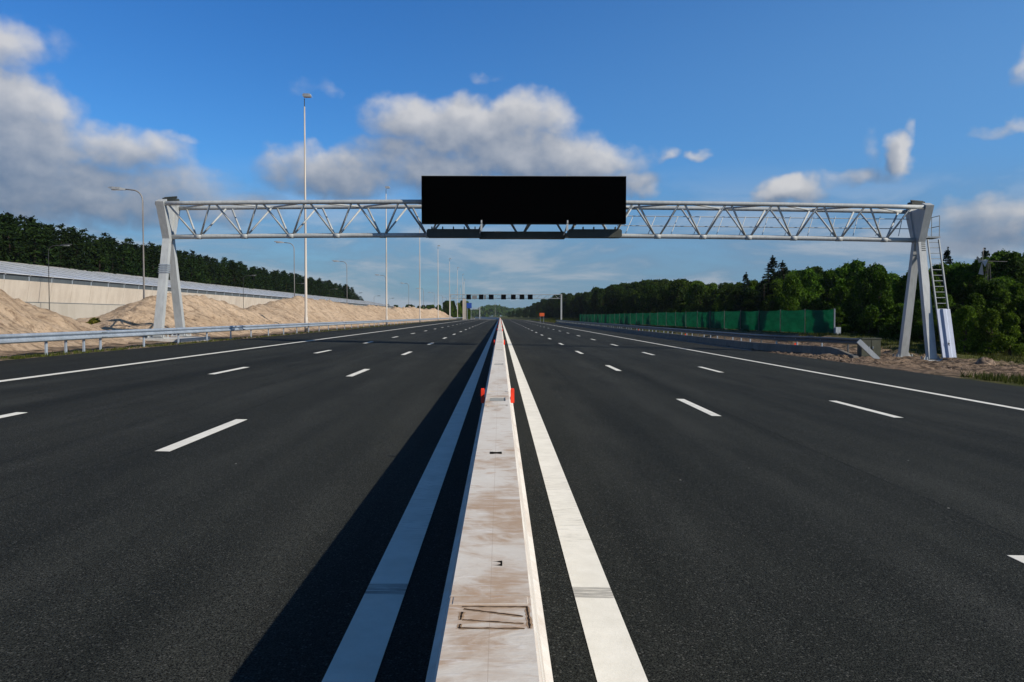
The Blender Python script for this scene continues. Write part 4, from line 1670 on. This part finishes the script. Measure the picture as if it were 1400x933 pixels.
cnt = 0
for row in range(3):
    Y = 47.0 + row * 3
    while Y < (900 if row == 0 else 470 if row < 2 else 300):
        x = (33.5 + 4.5 * row if Y > 60 else 35.5 + 5 * row) + 5.0 * sm(60, 46, Y) + rnd.uniform(-1.2, 1.2) + curve(Y) * .9
        px_ = VPX + x / Y * FPX
        if 692 < px_ < 1720:
            tz = px2z(top_px(px_), Y)
            z0 = ground_z(x, Y) - 0.1
            h = (tz - z0) * (rnd.uniform(.80, 1.03) if row else rnd.uniform(.66, .98))
            pr = rnd.choice(broad)
            if px_ > 1150 and rnd.random() < .55:
                pr = rnd.choice([broad[1], broad[4]])
            if Y > 180:
                pr = rnd.choice([broad[0], broad[2], broad[3]])
            if px_ > 1150:
                lab, gg = 'leafy green tree in the wood right of the green fence, beside the ladder', 'trees beside the right gantry legs'
            elif px_ > 800:
                lab, gg = 'dark leafy tree in the wood behind the green fence', 'trees behind the green fence'
            else:
                lab, gg = 'dark distant tree in the wood beyond the end of the green fence', 'trees beyond the green fence'
            if h > 1.5:
                place(pr, x, Y, z0, h / 8.0 / .97, max(0.5, h / 8.0 * rnd.uniform(.85, 1.2)), lab, gg)
                cnt += 1
        Y += 2.6 * rnd.uniform(.8, 1.3) * (1 + 1.0 * sm(80, 300, Y) + 3.0 * sm(400, 800, Y)) * (1 + .25 * row)
for i, (px_, tp, Y, sp, lab) in enumerate(((1057, 350, 96, 0, 'tall dark spruce standing highest behind the green fence, left of the bright trees'), (1071, 357, 98, 1, 'slim spruce close to the right of the tallest spruce'),
                                      (1021, 373, 108, 1, 'pointed spruce behind the green fence, shorter than the tallest one'), (1044, 382, 95, 0, 'low bushy spruce just left of the tallest spruce'),
                                      (1299, 339, 80, 1, 'narrow conifer rising just right of the ladder top'), (1340, 352, 98, 0, 'dark conifer left of the small wind pump'), (1350, 340, 99, 1, 'dark conifer right behind the small wind pump'))):
    x = px2x(px_, Y)
    z0 = ground_z(x, Y)
    h = px2z(tp, Y) - z0
    place(spruces[sp], x, Y, z0, h / 10.0, h / 10.0 * (1.5 if i != 4 else 1.25), lab, '')
# bright tree
for px_, tp, Y, lab in ((1107, 364, 84, 'bright green full tree behind the near end of the green fence'), (1085, 370, 80, 'bright green tree next to the spruces'), (1385, 352, 66, 'broad mid green tree at the right picture edge')):
    x = px2x(px_, Y)
    z0 = ground_z(x, Y)
    h = px2z(tp, Y) - z0
    place(broad[1], x, Y, z0, h / 8.0, h / 8.0 * .9, lab, '')

for i in range(22):
    px_ = 1118 + 14.5 * i + rnd.uniform(-4, 4)
    Y = rnd.uniform(60, 84) if px_ > 1190 else rnd.uniform(84, 92)
    x = px2x(px_, Y)
    z0 = ground_z(x, Y) - .1
    h = px2z(top_px(px_) + rnd.uniform(-3, 7), Y) - z0
    place(rnd.choice([broad[1], broad[4], broad[1], broad[2]]), x, Y, z0, h / 8.0 / .97, h / 8.0 * rnd.uniform(.8, 1.05), 'leafy green tree in the wood right of the green fence, beside the ladder', 'trees beside the right gantry legs')

# low shrubs at the foot of the right wood
sh = None
gshr = 'shrubs along the foot of the right wood'
for i in range(46):
    Y = rnd.uniform(44, 62) if i < 22 else rnd.uniform(62, 200)
    x = 29.5 + rnd.uniform(-1.5, 2.0) + 3.5 * sm(62, 45, Y)
    if i >= 22:
        x = 31 + rnd.uniform(-1, 1)
    px_ = VPX + x / Y * FPX
    z0 = ground_z(x, Y) - .1
    h = rnd.uniform(1.6, 3.4)
    r = place(broad[1] if i % 3 else broad[3], x, Y, z0, h / 8.0, h / 8.0 * rnd.uniform(1.1, 1.6), 'low leafy shrub at the foot of the wood on the right', gshr)
    r.name = 'leafy_shrub'
    r['category'] = 'shrub'
for px_, tp, Y in ((1352, 380, 51), (1338, 398, 49), (1372, 392, 50), (1398, 384, 51), (1325, 416, 47.5), (1361, 421, 46.5), (1388, 425, 46.5), (1412, 405, 47.5), (1306, 428, 49)):
    x = px2x(px_, Y)
    z0 = ground_z(x, Y) - .1
    h = px2z(tp, Y) - z0
    r = place(broad[rnd.choice((0, 1, 4))], x, Y, z0, h / 8.0, max(.22, h / 8.0 * rnd.uniform(.8, 1.1)), 'low leafy shrub at the foot of the wood on the right', gshr)
    r.name = 'leafy_shrub'
    r['category'] = 'shrub'
# yellow-green plant in the gap between the sand heaps
pl = make_broadleaf(77, 1.1, 0.9, 5, 40, 0.09, M['leaf_yellow'])
pl.name = 'weed_clump'
pl.location = (-24.2, 49.0, ground_z(-24.2, 49) - 0.05)
tag(pl, 'yellow green weeds in the gap between the two left sand heaps', 'weeds')
pl['category'] = 'weeds'
b = MB()
rock_mesh(b, (-26.0, 49.0, ground_z(-26, 49) + .35), (0.35, 0.35, 0.3), 5)
tag(b.build('dark_boulder', M['band'], smooth=True), 'small dark lump beside the yellow green weeds', 'boulder')


def grass_mesh(name, n_, fx, hh, label, mat):
    m = MB()
    rr = random.Random(3)
    for i in range(n_):
        x, y = fx(rr)
        z = ground_z(x, y) - 0.03
        for q in range(3):
            a = rr.uniform(0, 6.28)
            h = hh * rr.uniform(.4, 1.2)
            w = 0.012 + 0.012 * rr.random() + y * 0.00012
            px_, py_ = x + rr.uniform(-.08, .08), y + rr.uniform(-.08, .08)
            dx, dy = math.cos(a) * w, math.sin(a) * w
            lx, ly = rr.uniform(-.5, .5) * h, rr.uniform(-.5, .5) * h
            m.face((px_ - dx, py_ - dy, z), (px_ + dx, py_ + dy, z), (px_ + lx, py_ + ly, z + h))
    o = m.build(name, mat, fix=False)
    tag(o, label, 'grass', kind='stuff')
    return o


def f_left(rr):
    y = 26 + 320 * rr.random() ** 1.7
    return (-15.2 - abs(rr.gauss(0, .35)) + curve(y), y)


def f_right(rr):
    y = 46 + 20 * rr.random() if rr.random() < .35 else (rr.uniform(31, 46) if rr.random() < .45 else 62 + 200 * rr.random() ** 1.3)
    x = rr.uniform(24.8, 34) if y < 46 else (rr.uniform(23.5, 33) if y < 62 else rr.uniform(20.5 if y > 90 else 24, 31))
    if rr.random() < .05:
        x, y = rr.uniform(15.4, 18.5), rr.uniform(24, 27.5)
    return (x, y)


def f_far(rr):
    y = 228 + 160 * rr.random()
    return (rr.uniform(15.3, 32) + curve(y), y)


grass_mesh('grass', 2600, f_left, 0.12, 'thin strip of green grass under the left guardrail', M['grass'])
grass_mesh('grass', 7000, f_right, 0.26, 'rough grass between the dirt and the right wood', M['grass'])
grass_mesh('grass', 5000, f_far, 0.5, 'grass verge around the orange sign', M['grass'])

# far woods on the horizon
m = MB()
rr = random.Random(9)
for i in range(9000):
    Y = rr.uniform(1300, 2200)
    px_ = rr.uniform(560, 800)
    hmax = 423.5
    if 655 < px_ < 700:
        hmax = 418.5 + abs(px_ - 674) * .22
    if px_ < 655:
        hmax = 425.8
    zt = px2z(hmax + 2.2 * mnoise.noise((px_ * .13, 0, 3)), Y)
    p = Vector((px2x(px_, Y), Y, zt * rr.random() ** .6))
    for q in range(2):
        quad_leaf(m, p + rvec(rr) * 3.0, rvec(rr) + Vector((0, -1, .5)), rr.uniform(1.4, 3.2), rr)
tag(m.build('forest', M['leaf'], fix=False), 'bluish wooded skyline where the road vanishes', 'forest', kind='stuff')
for i in range(1):
    Y = 1150.0
    b = MB()
    x = px2x(677, Y)
    b.tube((x, Y, 0), (x, Y, px2z(413.5, Y)), 0.4, 0.15)
    b.tube((x, Y, px2z(417.6, Y)), (x, Y, px2z(416.6, Y)), 0.8, 0.8)
    tag(b.build('radio_mast', M['lamp_pole']), 'thin mast far off on the wooded skyline', 'mast')

for p in PROTO:
    if p.name not in used and p['label'] == '':
        for ch in list(p.children):
            bpy.data.objects.remove(ch)
        bpy.data.objects.remove(p)

# ------------------------------------------------------------------ haze
hz = MB()
hz.box((0, 1200, 22.5), (5600, 4200, 51))
hm = bpy.data.materials.new('haze_air')
hm.use_nodes = True
ht = hm.node_tree
ht.nodes.remove(ht.nodes['Principled BSDF'])
pv = ht.nodes.new('ShaderNodeVolumePrincipled')
pv.inputs['Color'].default_value = (0.80, 0.88, 1.0, 1)
pv.inputs['Density'].default_value = 0.00007
pv.inputs['Anisotropy'].default_value = 0.2
ht.links.new(pv.outputs[0], ht.nodes['Material Output'].inputs['Volume'])
tag(hz.build('haze', hm), 'thin summer haze lying over the whole scene', 'haze', kind='stuff')

# ------------------------------------------------------------------ camera
cd = bpy.data.cameras.new('camera')
co = bpy.data.objects.new('camera', cd)
COL.objects.link(co)
cd.sensor_width = 36.0
cd.lens = FPX / 1400 * 36.0
cd.clip_start = 0.05
cd.clip_end = 20000
yaw = math.atan(16.0 / FPX)
pitch = math.atan(34.5 / FPX)
co.location = (0, 0, CAM_H)
co.rotation_euler = (R(90) - pitch, 0, -yaw)
scene.camera = co

# ------------------------------------------------------------------ sun and sky
SV = Vector((-1.33, 0.74, -1.0))      # direction the light travels
el = math.atan2(1.0, math.hypot(SV.x, SV.y))
az = math.atan2(-SV.x, -SV.y)
sd = bpy.data.lights.new('sun', 'SUN')
sd.energy = 5.0
sd.angle = R(0.5)
sd.color = (1.0, 0.925, 0.81)
so = bpy.data.objects.new('sun', sd)
COL.objects.link(so)
so.rotation_euler = SV.to_track_quat('-Z', 'Y').to_euler()
so.location = (20, -20, 30)

world = bpy.data.worlds.new('World')
scene.world = world
world.use_nodes = True
wt = world.node_tree
w = NT(wt)
bg = wt.nodes['Background']
STR = 0.06
E = 1.0 / STR
bg.inputs['Strength'].default_value = STR
sky = w.n('ShaderNodeTexSky')
sky.sky_type = 'NISHITA'
sky.sun_disc = False
sky.sun_elevation = el
sky.sun_rotation = az
sky.air_density = 1.0
sky.dust_density = 0.6
sky.ozone_density = 2.0
tc = w.n('ShaderNodeTexCoord')
sp = w.n('ShaderNodeSeparateXYZ')
w.set(sp.inputs[0], tc.outputs['Generated'])
U = w.math('MULTIPLY', w.math('ARCTAN2', sp.outputs[0], sp.outputs[1]), FPX)
V = w.math('MULTIPLY', w.math('ARCSINE', sp.outputs[2]), FPX)
cmb = w.n('ShaderNodeCombineXYZ')
w.set(cmb.inputs[0], U)
w.set(cmb.inputs[1], V)
UV = cmb.outputs[0]


def px_uv(px_, py_):
    d = Vector(((px_ - VPX) / FPX, 1.0, (VPY - py_) / FPX)).normalized()
    return math.atan2(d.x, d.y) * FPX, math.asin(d.z) * FPX


# cumulus banks: centre px, radii px, weight
BL = [(18, 72, 38, 26, .55), (5, 150, 78, 40, 1.0), (30, 205, 85, 45, 1.05), (78, 148, 22, 18, .85), (165, 205, 85, 28, .75), (245, 189, 30, 9, .45),
      (110, 262, 180, 40, .85), (258, 255, 52, 32, .62), (325, 284, 55, 20, .55),
      (540, 222, 66, 30, .7), (555, 172, 58, 28, .75), (640, 180, 100, 38, .95), (725, 165, 56, 33, .9), (460, 238, 90, 30, .85), (600, 232, 90, 36, .75), (800, 225, 78, 26, .9), (705, 215, 110, 38, .95),
      (862, 252, 38, 20, .75), (912, 214, 16, 7, .5), (955, 214, 16, 7, .55), (1076, 263, 38, 18, .95), (1050, 270, 28, 10, .8), (1232, 212, 17, 21, .85), (1246, 180, 9, 14, .5),
      (1175, 243, 40, 11, .36), (1390, 174, 36, 6, .34), (1370, 295, 80, 20, .5), (1330, 325, 110, 18, .5), (95, 72, 22, 20, .24), (665, 112, 20, 5, .2), (432, 126, 32, 10, .24), (1400, 92, 10, 22, .4), (1188, 200, 7, 16, .1)]


def build_density():
    gt_ = bpy.data.node_groups.new('cloud_density', 'ShaderNodeTree')
    gt_.interface.new_socket('P', in_out='INPUT', socket_type='NodeSocketVector')
    gt_.interface.new_socket('D', in_out='OUTPUT', socket_type='NodeSocketFloat')
    n = NT(gt_)
    gi = n.n('NodeGroupInput')
    go = n.n('NodeGroupOutput')
    P = gi.outputs[0]
    nz = n.n('ShaderNodeTexNoise')
    n.set(nz.inputs['Vector'], P)
    nz.inputs['Scale'].default_value = 0.022
    nz.inputs['Detail'].default_value = 3
    wv = n.vmath('SCALE', n.vmath('SUBTRACT', nz.outputs['Color'], (0.5, 0.5, 0.5)), 46.0)
    PW_ = n.vmath('ADD', P, wv)
    acc = None
    for (cx_, cy_, rx, ry, wgt) in BL:
        u0, v0 = px_uv(cx_, cy_)
        q = n.vmath('MULTIPLY', n.vmath('SUBTRACT', PW_, (u0, v0, 0)), (0.88 / rx, 0.88 / ry, 0))
        l2 = n.vmath('DOT_PRODUCT', q, q)
        f = n.math('MULTIPLY', n.math('SUBTRACT', 1.25, l2), wgt)
        f = n.math('MAXIMUM', f, -0.8)
        acc = f if acc is None else n.math('SMOOTH_MAX', acc, f, 0.25)
    fb = n.noise(P, 0.014, 8, 0.54)
    fb2 = n.noise(n.mapping(P, (1, 1.5, 1), (31, 7, 3)), 0.045, 5, 0.5)
    s = n.math('ADD', n.math('MULTIPLY', n.math('SUBTRACT', fb, 0.5), 1.55), n.math('MULTIPLY', n.math('SUBTRACT', fb2, 0.5), 0.42))
    out = n.math('ADD', acc, s)
    n.set(go.inputs[0], out)
    return gt_


grp = build_density()


def dens(vec):
    nd = w.n('ShaderNodeGroup')
    nd.node_tree = grp
    w.set(nd.inputs[0], vec)
    return nd.outputs[0]


d0 = dens(UV)
d1 = dens(w.vmath('ADD', UV, (20, 30, 0)))
d2 = dens(w.vmath('ADD', UV, (8, 12, 0)))
alpha = w.ramp(d0, -0.10, 1.0)
lit = w.math('ADD', w.math('MULTIPLY', w.math('SUBTRACT', d0, d1), 0.34), w.math('MULTIPLY', w.math('SUBTRACT', d0, d2), 0.24))
lit = w.math('ADD', lit, w.ramp(V, 120, 340, 0.13, 0.58), clamp=True)
c_dark = (0.145 * E, 0.20 * E, 0.295 * E)
c_lit = (0.64 * E, 0.635 * E, 0.64 * E)
ccol = w.mix(lit, c_dark, c_lit)
# clear-sky colour, deepened like a polarised sky
skyc = w.n('ShaderNodeHueSaturation')
w.set(skyc.inputs['Color'], sky.outputs[0])
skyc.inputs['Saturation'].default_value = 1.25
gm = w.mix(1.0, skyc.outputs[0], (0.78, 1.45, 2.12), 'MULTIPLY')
gm = w.mix(1.0, gm, w.mix(w.ramp(V, 500, 880), (1, 1, 1), (0.42, 0.36, 0.30)), 'MULTIPLY')  # sky above the view dimmed to weaken the fill in shadows
veil = w.math('MULTIPLY', w.ramp(U, -350, 850, 0.0, 0.55), w.ramp(V, 560, 260, 0.35, 1.0))
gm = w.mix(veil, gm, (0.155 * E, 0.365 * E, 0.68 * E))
# thin grey-blue layer cloud low over the horizon
lay = w.noise(w.mapping(UV, (0.0042, 0.018, 1)), 1.0, 6, 0.6, 0.4)
low = w.math('MULTIPLY', w.ramp(V, 215, 70), w.ramp(lay, 0.25, 0.62, 0.55, 1.0))
lowc = w.mix(w.ramp(lay, 0.44, 0.60), (0.165 * E, 0.255 * E, 0.375 * E), (0.36 * E, 0.41 * E, 0.48 * E))
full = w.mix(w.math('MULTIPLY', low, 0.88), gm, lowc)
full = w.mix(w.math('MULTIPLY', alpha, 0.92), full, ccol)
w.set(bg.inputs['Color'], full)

# ------------------------------------------------------------------ render settings
scene.view_settings.view_transform = 'Standard'
scene.view_settings.look = 'None'
scene.view_settings.exposure = 0.0
scene.view_settings.gamma = 1.0
scene.render.engine = 'CYCLES'
scene.cycles.max_bounces = 4
scene.cycles.diffuse_bounces = 2
scene.cycles.glossy_bounces = 2
scene.cycles.use_adaptive_sampling = True
scene.cycles.adaptive_threshold = 0.015
scene.cycles.transparent_max_bounces = 8
scene.cycles.sample_clamp_indirect = 6
scene.cycles.use_denoising = True
